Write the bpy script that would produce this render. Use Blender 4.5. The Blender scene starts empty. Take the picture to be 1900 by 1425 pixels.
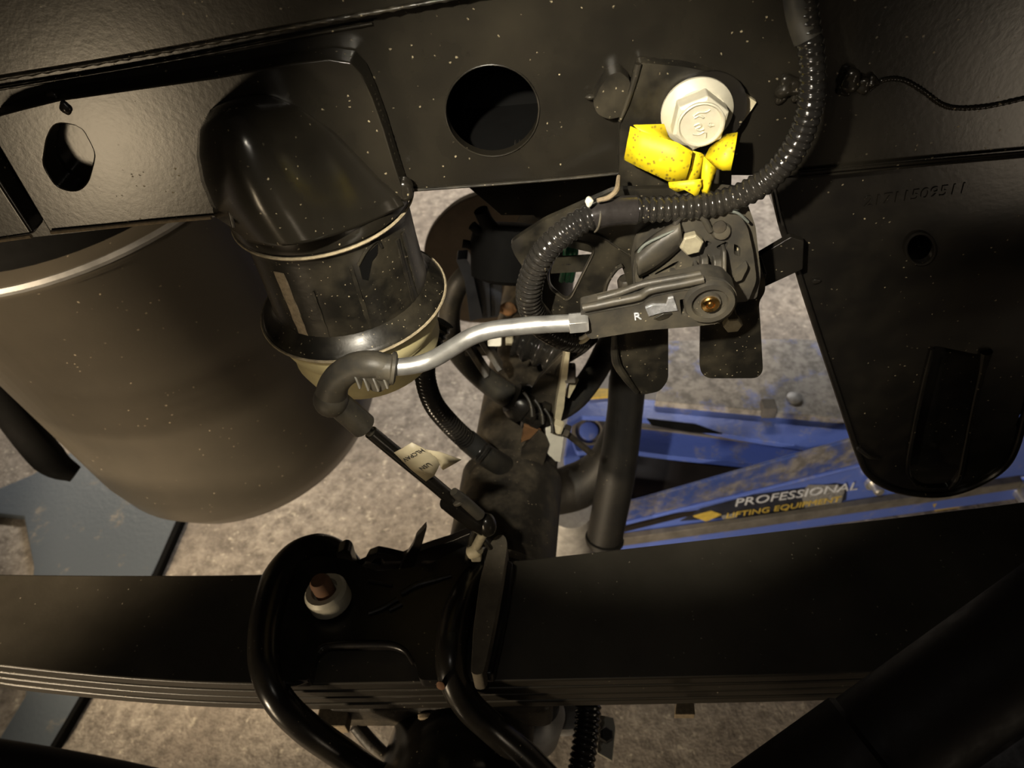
import bpy, bmesh, math, random
from mathutils import Vector, Matrix
random.seed(7)
S = bpy.context.scene
COL = S.collection

# ------------------------------------------------------------------ camera
PITCH, YAW, ROLL = math.radians(45), math.radians(5), math.radians(5)
FPX = 1425.0
CAM = Vector((0, 0, 1.0))
fw = Vector((-math.sin(YAW)*math.cos(PITCH), math.cos(YAW)*math.cos(PITCH), -math.sin(PITCH)))
r0 = fw.cross(Vector((0, 0, 1))).normalized()
u0 = r0.cross(fw)
rt = r0*math.cos(ROLL) - u0*math.sin(ROLL)
up = rt.cross(fw)
cd = bpy.data.cameras.new('camera')
cam = bpy.data.objects.new('camera', cd)
COL.objects.link(cam)
M = Matrix((rt, up, -fw)).transposed().to_4x4()
M.translation = CAM
cam.matrix_world = M
cd.sensor_fit = 'HORIZONTAL'
cd.sensor_width = 36
cd.lens = 36*FPX/1900
cd.clip_start = 0.01
cd.clip_end = 50
cd.dof.use_dof = True
cd.dof.focus_distance = 0.37
cd.dof.aperture_fstop = 16
S.camera = cam

# ------------------------------------------------------------------ world and lights
w = bpy.data.worlds.new('garage')
S.world = w
w.use_nodes = True
w.node_tree.nodes['Background'].inputs[0].default_value = (1.0, 0.86, 0.68, 1)
w.node_tree.nodes['Background'].inputs[1].default_value = 0.012

def light(name, kind, loc, aim, power, col, **kw):
    d = bpy.data.lights.new(name, kind)
    d.energy = power
    d.color = col
    for k, v in kw.items():
        setattr(d, k, v)
    o = bpy.data.objects.new(name, d)
    COL.objects.link(o)
    o.location = loc
    o.rotation_euler = (Vector(aim)-Vector(loc)).to_track_quat('-Z', 'Y').to_euler()
    return o

# hand torch held a little left of and above the phone
light('hand_torch', 'SPOT', CAM - rt*0.085 + up*0.05 - fw*0.02, (0.010, 0.31, 0.772), 14.5, (1.0, 0.90, 0.72),
      spot_size=math.radians(44), spot_blend=0.8, shadow_soft_size=0.006)
# the phone's own small light
light('phone_light', 'POINT', CAM - rt*0.03 + up*0.02, (0, 1, 0), 0.22, (1.0, 0.92, 0.8), shadow_soft_size=0.004)
# warm spot added at the left, its cone edge drawing the spring's shadow line
light('added_left_spot', 'SPOT', (-1.05, -0.35, 1.05), (-0.62, 0.44, 0.50), 95, (1.0, 0.78, 0.52), spot_size=math.radians(41), spot_blend=0.22, shadow_soft_size=0.05)
# warm work light standing on the left, outside the wheel arch: its diffuser and its low beam along the floor
light('warm_area_light', 'AREA', (-1.02, -1.0, 0.20), (-0.25, 0.4, 0.6), 3.6, (1.0, 0.78, 0.50), shape='RECTANGLE', size=0.22, size_y=0.30)
light('warm_area_light', 'AREA', (1.12, -1.0, 0.20), (0.25, 0.4, 0.6), 1.3, (1.0, 0.82, 0.6), shape='RECTANGLE', size=0.25, size_y=0.35)  # area light added at the right for warm reflections in rail and hanger
light('work_light_beam', 'SPOT', (-1.05, -0.75, 0.50), (-0.10, 0.42, 0.0), 75, (1.0, 0.80, 0.55), spot_size=math.radians(50), spot_blend=0.5, shadow_soft_size=0.06)
# shop tubes beyond the truck, shining in under it
light('shop_tube', 'AREA', (0.5, 2.7, 1.75), (0.3, 0.9, 0.0), 70, (1.0, 0.94, 0.88), shape='RECTANGLE', size=1.6, size_y=0.2)
light('shop_tube', 'AREA', (-1.6, 2.6, 1.6), (-0.6, 0.7, 0.0), 34, (1.0, 0.82, 0.58), shape='RECTANGLE', size=1.2, size_y=0.2)

S.view_settings.view_transform = 'Standard'
S.view_settings.look = 'None'
S.view_settings.exposure = 0.0
S.view_settings.gamma = 1.0
S.view_settings.use_curve_mapping = False

# ------------------------------------------------------------------ projection helpers: picture position -> point on a plane of the place
def ray(x, y):
    return fw + rt*((x-950)/FPX) - up*((y-712.5)/FPX)
def PT(x, y, t):
    return CAM + ray(x, y)*t
def PY(x, y, Y):
    d = ray(x, y)
    return CAM + d*((Y-CAM.y)/d.y)
def PZ(x, y, Z):
    d = ray(x, y)
    return CAM + d*((Z-CAM.z)/d.z)
def dep(p):
    return (Vector(p)-CAM).dot(fw)
def px(p, n):
    return n*dep(p)/FPX
def TY(pts):
    return [PY(*p) for p in pts]
def TZ(pts):
    return [PZ(*p) for p in pts]

# ------------------------------------------------------------------ materials
def nodes(name):
    m = bpy.data.materials.new(name)
    m.use_nodes = True
    nt = m.node_tree
    b = nt.nodes['Principled BSDF']
    tc = nt.nodes.new('ShaderNodeTexCoord')
    return m, nt, b, tc
def noise(nt, tc, scale, detail=4, rough=0.6):
    n = nt.nodes.new('ShaderNodeTexNoise')
    n.inputs['Scale'].default_value = scale
    n.inputs['Detail'].default_value = detail
    n.inputs['Roughness'].default_value = rough
    nt.links.new(tc.outputs['Object'], n.inputs['Vector'])
    return n.outputs['Fac']
def ramp(nt, src, lo, hi, a=0.0, b=1.0):
    r = nt.nodes.new('ShaderNodeMapRange')
    r.inputs[1].default_value = lo
    r.inputs[2].default_value = hi
    r.inputs[3].default_value = a
    r.inputs[4].default_value = b
    nt.links.new(src, r.inputs[0])
    return r.outputs[0]
def mixc(nt, fac, a, b):
    m = nt.nodes.new('ShaderNodeMix')
    m.data_type = 'RGBA'
    for s, v in ((6, a), (7, b)):
        if isinstance(v, tuple):
            m.inputs[s].default_value = (*v, 1)
        else:
            nt.links.new(v, m.inputs[s])
    if isinstance(fac, float):
        m.inputs[0].default_value = fac
    else:
        nt.links.new(fac, m.inputs[0])
    return m.outputs[2]
def math_(nt, op, a, b):
    m = nt.nodes.new('ShaderNodeMath')
    m.operation = op
    for i, v in ((0, a), (1, b)):
        if isinstance(v, (int, float)):
            m.inputs[i].default_value = v
        else:
            nt.links.new(v, m.inputs[i])
    return m.outputs[0]
def bump(nt, b, h, strength, dist=0.001):
    n = nt.nodes.new('ShaderNodeBump')
    n.inputs['Strength'].default_value = strength
    n.inputs['Distance'].default_value = dist
    nt.links.new(h, n.inputs['Height'])
    nt.links.new(n.outputs[0], b.inputs['Normal'])

def painted(name, base, rough=0.3, dust=(0.2, 0.17, 0.11), film=0.25, specks=0.5, peel=0.15, metallic=0.0, speck_scale=330, fs=45, fr=(0.42, 0.75)):
    """paint or plastic with a dust film and small specks of dirt"""
    m, nt, b, tc = nodes(name)
    f1 = ramp(nt, noise(nt, tc, fs, 5), fr[0], fr[1], 0.0, film)
    f1.node.label = 'film'
    v = nt.nodes.new('ShaderNodeTexVoronoi')
    v.inputs['Scale'].default_value = speck_scale
    nt.links.new(tc.outputs['Object'], v.inputs['Vector'])
    spot = ramp(nt, math_(nt, 'ADD', v.outputs['Distance'], ramp(nt, noise(nt, tc, speck_scale*3, 2), 0.3, 0.7, -0.12, 0.12)), 0.06, 0.16, 1.0, 0.0)
    sep = nt.nodes.new('ShaderNodeSeparateColor')
    nt.links.new(v.outputs['Color'], sep.inputs[0])
    keep = math_(nt, 'GREATER_THAN', sep.outputs[0], 1-specks*0.55)
    patch = ramp(nt, noise(nt, tc, 16, 2), 0.42, 0.6)
    s = math_(nt, 'MULTIPLY', math_(nt, 'MULTIPLY', spot, keep), patch)
    c1 = mixc(nt, f1, base, dust)
    c2 = mixc(nt, s, c1, tuple(min(1, x*2.1) for x in dust))
    nt.links.new(c2, b.inputs['Base Color'])
    rr = math_(nt, 'ADD', ramp(nt, f1, 0, 1, rough, rough+0.5), math_(nt, 'MULTIPLY', s, 0.4))
    nt.links.new(rr, b.inputs['Roughness'])
    b.inputs['Metallic'].default_value = metallic
    h = math_(nt, 'ADD', noise(nt, tc, 350, 2), math_(nt, 'MULTIPLY', s, 1.2))
    bump(nt, b, h, peel, 0.0006)
    return m
def dust_on_top(m):
    nt = m.node_tree
    g = nt.nodes.new('ShaderNodeNewGeometry')
    sx = nt.nodes.new('ShaderNodeSeparateXYZ')
    nt.links.new(g.outputs['Normal'], sx.inputs[0])
    k = ramp(nt, sx.outputs['Z'], 0.5, 0.9)
    for n in [n for n in nt.nodes if n.type == 'MAP_RANGE' and n.label == 'film']:
        tgt = [l.to_socket for l in n.outputs[0].links]
        mul = math_(nt, 'MULTIPLY', n.outputs[0], k)
        for t in tgt:
            nt.links.new(mul, t)
def plain(name, base, rough=0.5, metallic=0.0, var=0.0, scale=120, peel=0.0, trans=0.0):
    m, nt, b, tc = nodes(name)
    n = noise(nt, tc, scale, 5)
    k = 1-var
    nt.links.new(mixc(nt, ramp(nt, n, 0.35, 0.68), tuple(x*k for x in base), base), b.inputs['Base Color'])
    nt.links.new(ramp(nt, n, 0.3, 0.7, max(0.02, rough-0.08), rough+0.08), b.inputs['Roughness'])
    b.inputs['Metallic'].default_value = metallic
    if trans:
        b.inputs['Transmission Weight'].default_value = trans
    if peel:
        bump(nt, b, n, peel, 0.0008)
    return m

M_RAIL = painted('glossy_black_frame_paint', (0.013, 0.0115, 0.009), 0.22, film=0.06, specks=0.4, peel=0.06, fs=18)
M_RAIL2 = painted('black_bracket_paint', (0.010, 0.009, 0.008), 0.24, film=0.05, specks=0.3, peel=0.06)
M_DUSTY = painted('dusty_black_paint', (0.012, 0.011, 0.009), 0.3, film=0.22, specks=1.0, peel=0.12, speck_scale=420)
M_SPRING = painted('spring_black_paint', (0.018, 0.016, 0.013), 0.34, dust=(0.30, 0.27, 0.21), film=0.36, specks=0.25, peel=0.12, fs=9, fr=(0.15, 0.95))
dust_on_top(M_SPRING)
M_EAR = painted('dust_caked_casting', (0.05, 0.045, 0.035), 0.6, dust=(0.34, 0.29, 0.21), film=0.8, specks=0.8, peel=0.4, fr=(0.2, 0.8))
M_CLAMP = painted('clamp_black_paint', (0.010, 0.009, 0.009), 0.3, film=0.06, specks=0.15, peel=0.12)
M_PLASTIC = painted('black_plastic', (0.042, 0.039, 0.034), 0.42, film=0.45, specks=0.3, peel=0.2, speck_scale=420)
M_RUBBER = painted('black_rubber', (0.024, 0.024, 0.023), 0.5, film=0.25, specks=0.2, peel=0.2)
M_LOOM = painted('loom_plastic', (0.017, 0.016, 0.015), 0.16, film=0.07, specks=0.25, peel=0.2, speck_scale=500)
M_TAPE = plain('glossy_tape', (0.03, 0.027, 0.026), 0.2, var=0.3, scale=200, peel=0.3)
M_TANK = painted('tank_plastic', (0.058, 0.052, 0.042), 0.34, dust=(0.26, 0.22, 0.16), film=0.2, specks=0.25, peel=0.08, speck_scale=200, fs=9, fr=(0.2, 0.9))
M_AXLE = painted('axle_casting', (0.022, 0.019, 0.015), 0.5, dust=(0.22, 0.18, 0.12), film=0.38, specks=0.5, peel=0.5)
M_DUST = plain('dried_dust', (0.50, 0.42, 0.28), 0.9, var=0.45, scale=300, peel=0.6)
M_TANDUST = plain('tan_dust_streak', (0.33, 0.26, 0.17), 0.9, var=0.4, scale=400, peel=0.5)
M_ZINC = plain('zinc_flake_coating', (0.60, 0.57, 0.46), 0.5, 0.15, var=0.12, scale=220, peel=0.12)
M_ZINC2 = plain('dusty_zinc', (0.42, 0.38, 0.27), 0.55, 0.2, var=0.25, scale=260, peel=0.2)
M_STEEL = plain('scuffed_steel', (0.82, 0.82, 0.80), 0.36, 0.85, var=0.25, scale=90, peel=0.25)
M_BRASS = plain('brass', (0.75, 0.46, 0.16), 0.3, 1.0, var=0.3, scale=300)
M_WHITE = plain('white_plastic', (0.80, 0.78, 0.68), 0.5, var=0.1)
M_CREAM = plain('cream_coating', (0.58, 0.52, 0.36), 0.6, var=0.2, scale=150)
M_CHIP = plain('silvered_label', (0.62, 0.63, 0.66), 0.22, 0.5, var=0.5, scale=260, peel=0.3)
M_FOAM = plain('cream_foam_rubber', (0.78, 0.69, 0.38), 0.65, var=0.22, scale=60, peel=0.15)
M_GREEN = plain('green_wire_sheath', (0.02, 0.30, 0.16), 0.4, var=0.4)
M_ORANGE = plain('rust_orange', (0.20, 0.10, 0.04), 0.7, var=0.4)
M_RUST = plain('rust_brown', (0.20, 0.10, 0.05), 0.8, var=0.4, scale=90)
M_EXH = plain('dull_brown_exhaust_steel', (0.13, 0.10, 0.07), 0.6, 0.3, var=0.4, scale=30)
M_INK = plain('ink', (0.03, 0.03, 0.03), 0.6)
M_BLACK = plain('matt_black', (0.004, 0.004, 0.004), 0.8)
M_BLACK.node_tree.nodes['Principled BSDF'].inputs['Specular IOR Level'].default_value = 0.1
M_STRAP = plain('grey_printed_strap', (0.42, 0.43, 0.38), 0.6, var=0.25, scale=300)
M_TEAL = plain('pale_gasket', (0.19, 0.21, 0.19), 0.6, var=0.3)
M_BLUEDARK = plain('blue_black_plastic', (0.03, 0.036, 0.05), 0.35, var=0.3)
M_STEELGREY = plain('grey_cast_metal', (0.42, 0.42, 0.42), 0.5, 0.4, var=0.35, scale=60, peel=0.3)
M_PAPER = plain('cream_paper_label', (0.66, 0.58, 0.40), 0.42, var=0.12, scale=120)

def yellow_tag():
    m, nt, b, tc = nodes('yellow_tag_paper')
    v = nt.nodes.new('ShaderNodeTexVoronoi')
    v.inputs['Scale'].default_value = 520
    nt.links.new(tc.outputs['Object'], v.inputs['Vector'])
    s = math_(nt, 'MULTIPLY', ramp(nt, v.outputs['Distance'], 0.15, 0.42, 1, 0), ramp(nt, noise(nt, tc, 190, 3), 0.40, 0.52))
    g = ramp(nt, noise(nt, tc, 75, 2), 0.66, 0.72)
    c = mixc(nt, s, (0.82, 0.64, 0.010), (0.24, 0.17, 0.02))
    nt.links.new(mixc(nt, math_(nt, 'MULTIPLY', g, 0.7), c, (0.4, 0.36, 0.22)), b.inputs['Base Color'])
    b.inputs['Roughness'].default_value = 0.55
    return m
M_YELLOW = yellow_tag()

def concrete():
    m, nt, b, tc = nodes('shop_floor_concrete')
    a = noise(nt, tc, 5, 6, 0.65)
    f = noise(nt, tc, 60, 6, 0.7)
    g = noise(nt, tc, 260, 3, 0.6)
    base = mixc(nt, ramp(nt, a, 0.35, 0.65), (0.27, 0.235, 0.20), (0.42, 0.38, 0.33))
    c = mixc(nt, ramp(nt, f, 0.36, 0.62), (0.15, 0.13, 0.11), base)
    c = mixc(nt, math_(nt, 'MULTIPLY', ramp(nt, noise(nt, tc, 95, 4), 0.60, 0.70), 0.6), c, (0.66, 0.60, 0.50))
    nt.links.new(c, b.inputs['Base Color'])
    b.inputs['Roughness'].default_value = 0.75
    bump(nt, b, math_(nt, 'ADD', f, math_(nt, 'MULTIPLY', g, 0.5)), 0.7, 0.004)
    return m
M_FLOOR = concrete()

def jack_paint(name, blue, grime, amount):
    m, nt, b, tc = nodes(name)
    a = ramp(nt, noise(nt, tc, 22, 6, 0.7), 0.62-amount*0.4, 0.80-amount*0.4)
    c = mixc(nt, a, blue, mixc(nt, ramp(nt, noise(nt, tc, 70, 5), 0.4, 0.6), grime, tuple(x*1.9 for x in grime)))
    nt.links.new(c, b.inputs['Base Color'])
    nt.links.new(ramp(nt, a, 0, 1, 0.3, 0.8), b.inputs['Roughness'])
    bump(nt, b, noise(nt, tc, 120, 4), 0.3, 0.002)
    return m
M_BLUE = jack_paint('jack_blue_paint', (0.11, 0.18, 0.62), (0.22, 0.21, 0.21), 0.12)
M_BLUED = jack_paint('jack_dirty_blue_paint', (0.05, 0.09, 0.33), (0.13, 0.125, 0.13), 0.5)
M_GRIME = jack_paint('jack_grimy_top', (0.12, 0.19, 0.60), (0.20, 0.195, 0.19), 0.85)
M_LEDGE = plain('dirty_grey_ledge', (0.17, 0.16, 0.15), 0.8, var=0.4, scale=50, peel=0.3)
M_DECAL = plain('navy_decal', (0.03, 0.035, 0.06), 0.35, var=0.5, scale=60)
M_GOLD = plain('yellow_print', (0.70, 0.52, 0.10), 0.5, var=0.3)
M_PRINT = plain('white_print', (0.72, 0.76, 0.85), 0.45, var=0.2)
M_PLATE = jack_paint('blue_grey_steel_plate', (0.10, 0.12, 0.145), (0.18, 0.155, 0.12), 0.12)
M_WELL = plain('shade_brown_black', (0.018, 0.012, 0.010), 0.8, var=0.5, scale=40)  # shade between the jack arms, put in as colour
M_DRUM = plain('dark_brake_dust', (0.26, 0.26, 0.29), 0.7, var=0.85, scale=70, peel=0.3)
M_TYRE = plain('near_black_rubber', (0.006, 0.0045, 0.0045), 0.6, var=0.3)  # one even near-black colour
M_TYRE.node_tree.nodes['Principled BSDF'].inputs['Specular IOR Level'].default_value = 0.25
M_SHOCK = painted('shock_black', (0.007, 0.0065, 0.006), 0.55, film=0.05, specks=0.2, peel=0.2)

# ------------------------------------------------------------------ mesh helpers
ALL = []
def obj(name, verts, faces, mat, parent=None, smooth=35, bevel=0.0, seg=2):
    me = bpy.data.meshes.new(name)
    me.from_pydata([tuple(v) for v in verts], [], faces)
    bm = bmesh.new()
    bm.from_mesh(me)
    bmesh.ops.remove_doubles(bm, verts=bm.verts, dist=1e-7)
    bmesh.ops.recalc_face_normals(bm, faces=bm.faces)
    bm.to_mesh(me)
    bm.free()
    return finish(name, me, mat, parent, smooth, bevel, seg)
def finish(name, me, mat, parent, smooth, bevel=0.0, seg=2):
    for p in me.polygons:
        p.use_smooth = True
    me.set_sharp_from_angle(angle=math.radians(smooth))
    me.materials.append(mat)
    o = bpy.data.objects.new(name, me)
    COL.objects.link(o)
    if bevel:
        b = o.modifiers.new('edge', 'BEVEL')
        b.width = bevel
        b.segments = seg
        b.limit_method = 'ANGLE'
        b.angle_limit = math.radians(40)
        b.harden_normals = True
    o['_p'] = 1
    o.parent = parent
    ALL.append(o)
    return o
def thing(name, label, cat, group=None):
    o = bpy.data.objects.new(name, None)
    COL.objects.link(o)
    o.empty_display_size = 0.02
    tag(o, label, cat, group)
    ALL.append(o)
    return o
def tag(o, label, cat, group=None):
    o['label'] = label
    o['category'] = cat
    if group:
        o['group'] = group
    return o
def part(o, label):
    o['label'] = label
    return o

class MB:
    def __init__(s):
        s.v, s.f = [], []
    def add(s, v, f):
        n = len(s.v)
        s.v += list(v)
        s.f += [tuple(i+n for i in q) for q in f]
        return s
    def build(s, name, mat, parent=None, **k):
        return obj(name, s.v, s.f, mat, parent, **k)

def frame(d):
    d = Vector(d).normalized()
    a = Vector((0, 0, 1)) if abs(d.z) < 0.9 else Vector((1, 0, 0))
    x = d.cross(a).normalized()
    return x, d.cross(x).normalized(), d
def spline(pts, n=8):
    P = [Vector(p) for p in pts]
    P = [P[0]*2-P[1]] + P + [P[-1]*2-P[-2]]
    out = []
    for i in range(1, len(P)-2):
        p0, p1, p2, p3 = P[i-1:i+3]
        for k in range(n):
            t = k/n
            out.append(0.5*((2*p1)+(p2-p0)*t+(2*p0-5*p1+4*p2-p3)*t*t+(3*p1-p0-3*p2+p3)*t**3))
    out.append(P[-2])
    return out
def tube_vf(path, rad, seg=14, caps=True):
    n = len(path)
    if not isinstance(rad, (list, tuple)):
        rad = [rad]*n
    T = []
    for i in range(n):
        a = path[max(0, i-1)]
        b = path[min(n-1, i+1)]
        d = (b-a)
        T.append(d.normalized() if d.length > 1e-9 else Vector((0, 0, 1)))
    x, y, _ = frame(T[0])
    v, f = [], []
    for i in range(n):
        x = (x - T[i]*x.dot(T[i])).normalized()
        y = T[i].cross(x)
        for k in range(seg):
            a = 2*math.pi*k/seg
            v.append(path[i] + (x*math.cos(a)+y*math.sin(a))*rad[i])
        if i:
            for k in range(seg):
                f.append(((i-1)*seg+k, (i-1)*seg+(k+1) % seg, i*seg+(k+1) % seg, i*seg+k))
    if caps:
        f.append(tuple(range(seg)))
        f.append(tuple(range((n-1)*seg, n*seg)))
    return v, f
def lerp_list(vals, n):
    m = len(vals)-1
    out = []
    for i in range(n):
        t = i*m/(n-1)
        k = min(int(t), m-1)
        out.append(vals[k]*(1-(t-k))+vals[k+1]*(t-k))
    return out
def tube(name, pts, rpx, mat, parent=None, seg=14, sm=6, world_r=None, **k):
    """round bar or hose through points; radius in picture pixels at its own distance"""
    path = spline(pts, sm) if len(pts) > 2 else [Vector(pts[0]).lerp(Vector(pts[1]), i/6) for i in range(7)]
    n = len(path)
    rr = lerp_list(rpx, n) if isinstance(rpx, (list, tuple)) else [rpx]*n
    r = [world_r]*n if world_r else [px(p, q) for p, q in zip(path, rr)]
    v, f = tube_vf(path, r, seg)
    return obj(name, v, f, mat, parent, **k)
def loom(name, pts, rpx, mat, parent=None, pitch=0.0031, depth=0.16, seg=20, jitter=0.0):
    """corrugated split loom"""
    fine = spline(pts, 40)
    L = [0]
    for a, b in zip(fine, fine[1:]):
        L.append(L[-1]+(b-a).length)
    tot = L[-1]
    step = pitch/5
    n = int(tot/step)
    path, rad = [], []
    j = 0
    for i in range(n+1):
        s = tot*i/n
        while j < len(L)-2 and L[j+1] < s:
            j += 1
        p = fine[j].lerp(fine[j+1], (s-L[j])/max(1e-9, L[j+1]-L[j]))
        c = (0.5+0.5*math.cos(2*math.pi*s/pitch))
        c = c**0.7
        path.append(p)
        wob = 1+jitter*math.sin(s*310)+jitter*0.6*math.sin(s*730+1)
        rad.append(px(p, rpx)*wob*(1-depth+depth*c))
    v, f = tube_vf(path, rad, seg)
    return obj(name, v, f, mat, parent, smooth=60)
def lathe_vf(o, ax, prof, seg=40, cap=(True, True)):
    x, y, d = frame(ax)
    v, f = [], []
    for i, (h, r) in enumerate(prof):
        for k in range(seg):
            a = 2*math.pi*k/seg
            v.append(Vector(o)+d*h+(x*math.cos(a)+y*math.sin(a))*r)
        if i:
            for k in range(seg):
                f.append(((i-1)*seg+k, (i-1)*seg+(k+1) % seg, i*seg+(k+1) % seg, i*seg+k))
    if cap[0]:
        f.append(tuple(range(seg)))
    if cap[1]:
        f.append(tuple(range((len(prof)-1)*seg, len(prof)*seg)))
    return v, f
def lathe(name, o, ax, prof, mat, parent=None, seg=40, cap=(True, True), **k):
    v, f = lathe_vf(o, ax, prof, seg, cap)
    return obj(name, v, f, mat, parent, **k)
def roundp(pts, r=8, n=4):
    """round the corners of a picture outline"""
    out = []
    m = len(pts)
    for i in range(m):
        a, b, c = (Vector(pts[i-1]), Vector(pts[i]), Vector(pts[(i+1) % m]))
        la, lc = (a-b).length, (c-b).length
        ra, rc = min(r, la*0.45), min(r, lc*0.45)
        p, q = b+(a-b)*(ra/la), b+(c-b)*(rc/lc)
        for k in range(n+1):
            t = k/n
            out.append(tuple(p*(1-t)**2+b*2*t*(1-t)+q*t*t))
    return out
def circ(x, y, rx, ry=None, n=32, a0=0):
    ry = ry or rx
    return [(x+rx*math.cos(a0+2*math.pi*k/n), y+ry*math.sin(a0+2*math.pi*k/n)) for k in range(n)]
def plate3(name, outer, holes, thick, mat, parent=None, bevel=0.0006, smooth=35, seg=2):
    """flat plate from 3D outlines (outer, holes), extruded by the vector thick"""
    bm = bmesh.new()
    for loop in [outer]+list(holes):
        vs = [bm.verts.new(p) for p in loop]
        for i in range(len(vs)):
            bm.edges.new((vs[i-1], vs[i]))
    bmesh.ops.triangle_fill(bm, use_beauty=True, edges=bm.edges[:], use_dissolve=False)
    g = bmesh.ops.extrude_face_region(bm, geom=bm.faces[:])
    bmesh.ops.translate(bm, vec=Vector(thick), verts=[e for e in g['geom'] if isinstance(e, bmesh.types.BMVert)])
    bmesh.ops.recalc_face_normals(bm, faces=bm.faces)
    me = bpy.data.meshes.new(name)
    bm.to_mesh(me)
    bm.free()
    return finish(name, me, mat, parent, smooth, bevel, seg)
def plateY(name, outer, Y, th, mat, parent=None, holes=(), bevel=0.0006, r=0, slope=0.0, **k):
    """upright plate whose face lies at distance Y; th = thickness away from the viewer"""
    y0 = sum(p[1] for p in outer)/len(outer)
    def q(pts):
        return [PY(a, b, Y+slope*(b-y0)) for a, b in pts]
    if r:
        outer = roundp(outer, r)
    return plate3(name, q(outer), [q(h) for h in holes], (0, th, 0), mat, parent, bevel, **k)
def plateZ(name, outer, Z, th, mat, parent=None, holes=(), bevel=0.0006, r=0, **k):
    if r:
        outer = roundp(outer, r)
    return plate3(name, [PZ(a, b, Z) for a, b in outer], [[PZ(a, b, Z) for a, b in h] for h in holes], (0, 0, -th), mat, parent, bevel, **k)
def plateP(name, outer, corners, th, mat, parent=None, holes=(), bevel=0.0004, r=0, **k):
    """plate on the plane through three given points"""
    a, b, c = [Vector(p) for p in corners]
    n = (b-a).cross(c-a).normalized()
    if n.dot(fw) < 0:
        n = -n
    def q(pts):
        o = []
        for x, y in pts:
            d = ray(x, y)
            o.append(CAM+d*((a-CAM).dot(n)/d.dot(n)))
        return o
    if r:
        outer = roundp(outer, r)
    return plate3(name, q(outer), [q(h) for h in holes], n*th, mat, parent, bevel, **k)
def box_vf(c, ax, ay, az):
    c, ax, ay, az = map(Vector, (c, ax, ay, az))
    v = [c+ax*i+ay*j+az*k for i in (-.5, .5) for j in (-.5, .5) for k in (-.5, .5)]
    return v, [(0, 1, 3, 2), (4, 6, 7, 5), (0, 4, 5, 1), (2, 3, 7, 6), (0, 2, 6, 4), (1, 5, 7, 3)]
def box(name, c, ax, ay, az, mat, parent=None, bevel=0.001, **k):
    v, f = box_vf(c, ax, ay, az)
    return obj(name, v, f, mat, parent, bevel=bevel, **k)
def hexhead(name, o, ax, r, h, mat, parent, rot=0.0, ch=0.18):
    x, y, d = frame(ax)
    v, f = [], []
    for i, (hh, rr) in enumerate(((0, r), (h*(1-ch), r), (h, r*0.86))):
        for k in range(6):
            a = rot+math.pi*k/3
            v.append(Vector(o)+d*hh+(x*math.cos(a)+y*math.sin(a))*rr)
        if i:
            for k in range(6):
                f.append(((i-1)*6+k, (i-1)*6+(k+1) % 6, i*6+(k+1) % 6, i*6+k))
    f += [tuple(range(6)), tuple(range(12, 18))]
    return obj(name, v, f, mat, parent, smooth=25, bevel=r*0.05)
def grid(name, rows, mat, parent=None, th=None, smooth=60, **k):
    """sheet through rows of 3D points, with real thickness"""
    n, m = len(rows), len(rows[0])
    v = [p for r in rows for p in r]
    f = [(i*m+j, i*m+j+1, (i+1)*m+j+1, (i+1)*m+j) for i in range(n-1) for j in range(m-1)]
    o = obj(name, v, f, mat, parent, smooth=smooth, **k)
    if th:
        s = o.modifiers.new('sheet', 'SOLIDIFY')
        s.thickness = th
        s.offset = 0
    return o
def weld(name, pts, rpx, mat, parent, ripple=0.3, sm=10):
    path = spline(pts, sm)
    fine = []
    for a, b in zip(path, path[1:]):
        fine += [a, a.lerp(b, 0.5)]
    rad = [px(p, rpx)*(1+ripple*math.sin(i*1.9)+random.uniform(-ripple, ripple)*0.5) for i, p in enumerate(fine)]
    v, f = tube_vf(fine, rad, 10)
    return obj(name, v, f, mat, parent, smooth=70)
def blob(name, p, rpx, mat, parent, squash=(1, 1, 1), seed=0, lump=0.12):
    rnd = random.Random(seed)
    bm = bmesh.new()
    bmesh.ops.create_icosphere(bm, subdivisions=3, radius=px(p, rpx))
    ph = [rnd.uniform(0, 6) for _ in range(6)]
    for q in bm.verts:
        n = q.co.normalized()
        k = 1+lump*(math.sin(n.x*4+ph[0])+math.sin(n.y*5+ph[1])+math.sin(n.z*4+ph[2]))/1.5
        q.co = Vector((q.co.x*squash[0], q.co.y*squash[1], q.co.z*squash[2]))*k
    bmesh.ops.translate(bm, vec=p, verts=bm.verts)
    me = bpy.data.meshes.new(name)
    bm.to_mesh(me)
    bm.free()
    return finish(name, me, mat, parent, 80)
def text(name, s, origin, xdir, ydir, size, mat, parent, ext=0.0003, shear=0.0):
    c = bpy.data.curves.new(name, 'FONT')
    c.body = s
    c.size = size
    c.extrude = ext
    c.shear = shear
    c.resolution_u = 3
    o = bpy.data.objects.new(name+'_tmp', c)
    COL.objects.link(o)
    bpy.context.view_layer.update()
    me = bpy.data.meshes.new_from_object(o.evaluated_get(bpy.context.evaluated_depsgraph_get()))
    bpy.data.objects.remove(o)
    x = Vector(xdir).normalized()
    y = Vector(ydir)
    y = (y-x*y.dot(x)).normalized()
    z = x.cross(y)
    Mx = Matrix((x, y, z)).transposed().to_4x4()
    Mx.translation = Vector(origin)
    me.transform(Mx)
    me.materials.clear()
    return finish(name, me, mat, parent, 30)

# ================================================================== FLOOR
fl = obj('floor', [(-6, -3, 0), (6, -3, 0), (6, 7, 0), (-6, 7, 0), (-6, -3, -.05), (6, -3, -.05), (6, 7, -.05), (-6, 7, -.05)],
         [(0, 1, 2, 3), (7, 6, 5, 4), (0, 4, 5, 1), (1, 5, 6, 2), (2, 6, 7, 3), (3, 7, 4, 0)], M_FLOOR)
fl['kind'] = 'structure'
fl['label'] = 'rough mottled grey brown concrete shop floor'

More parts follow.
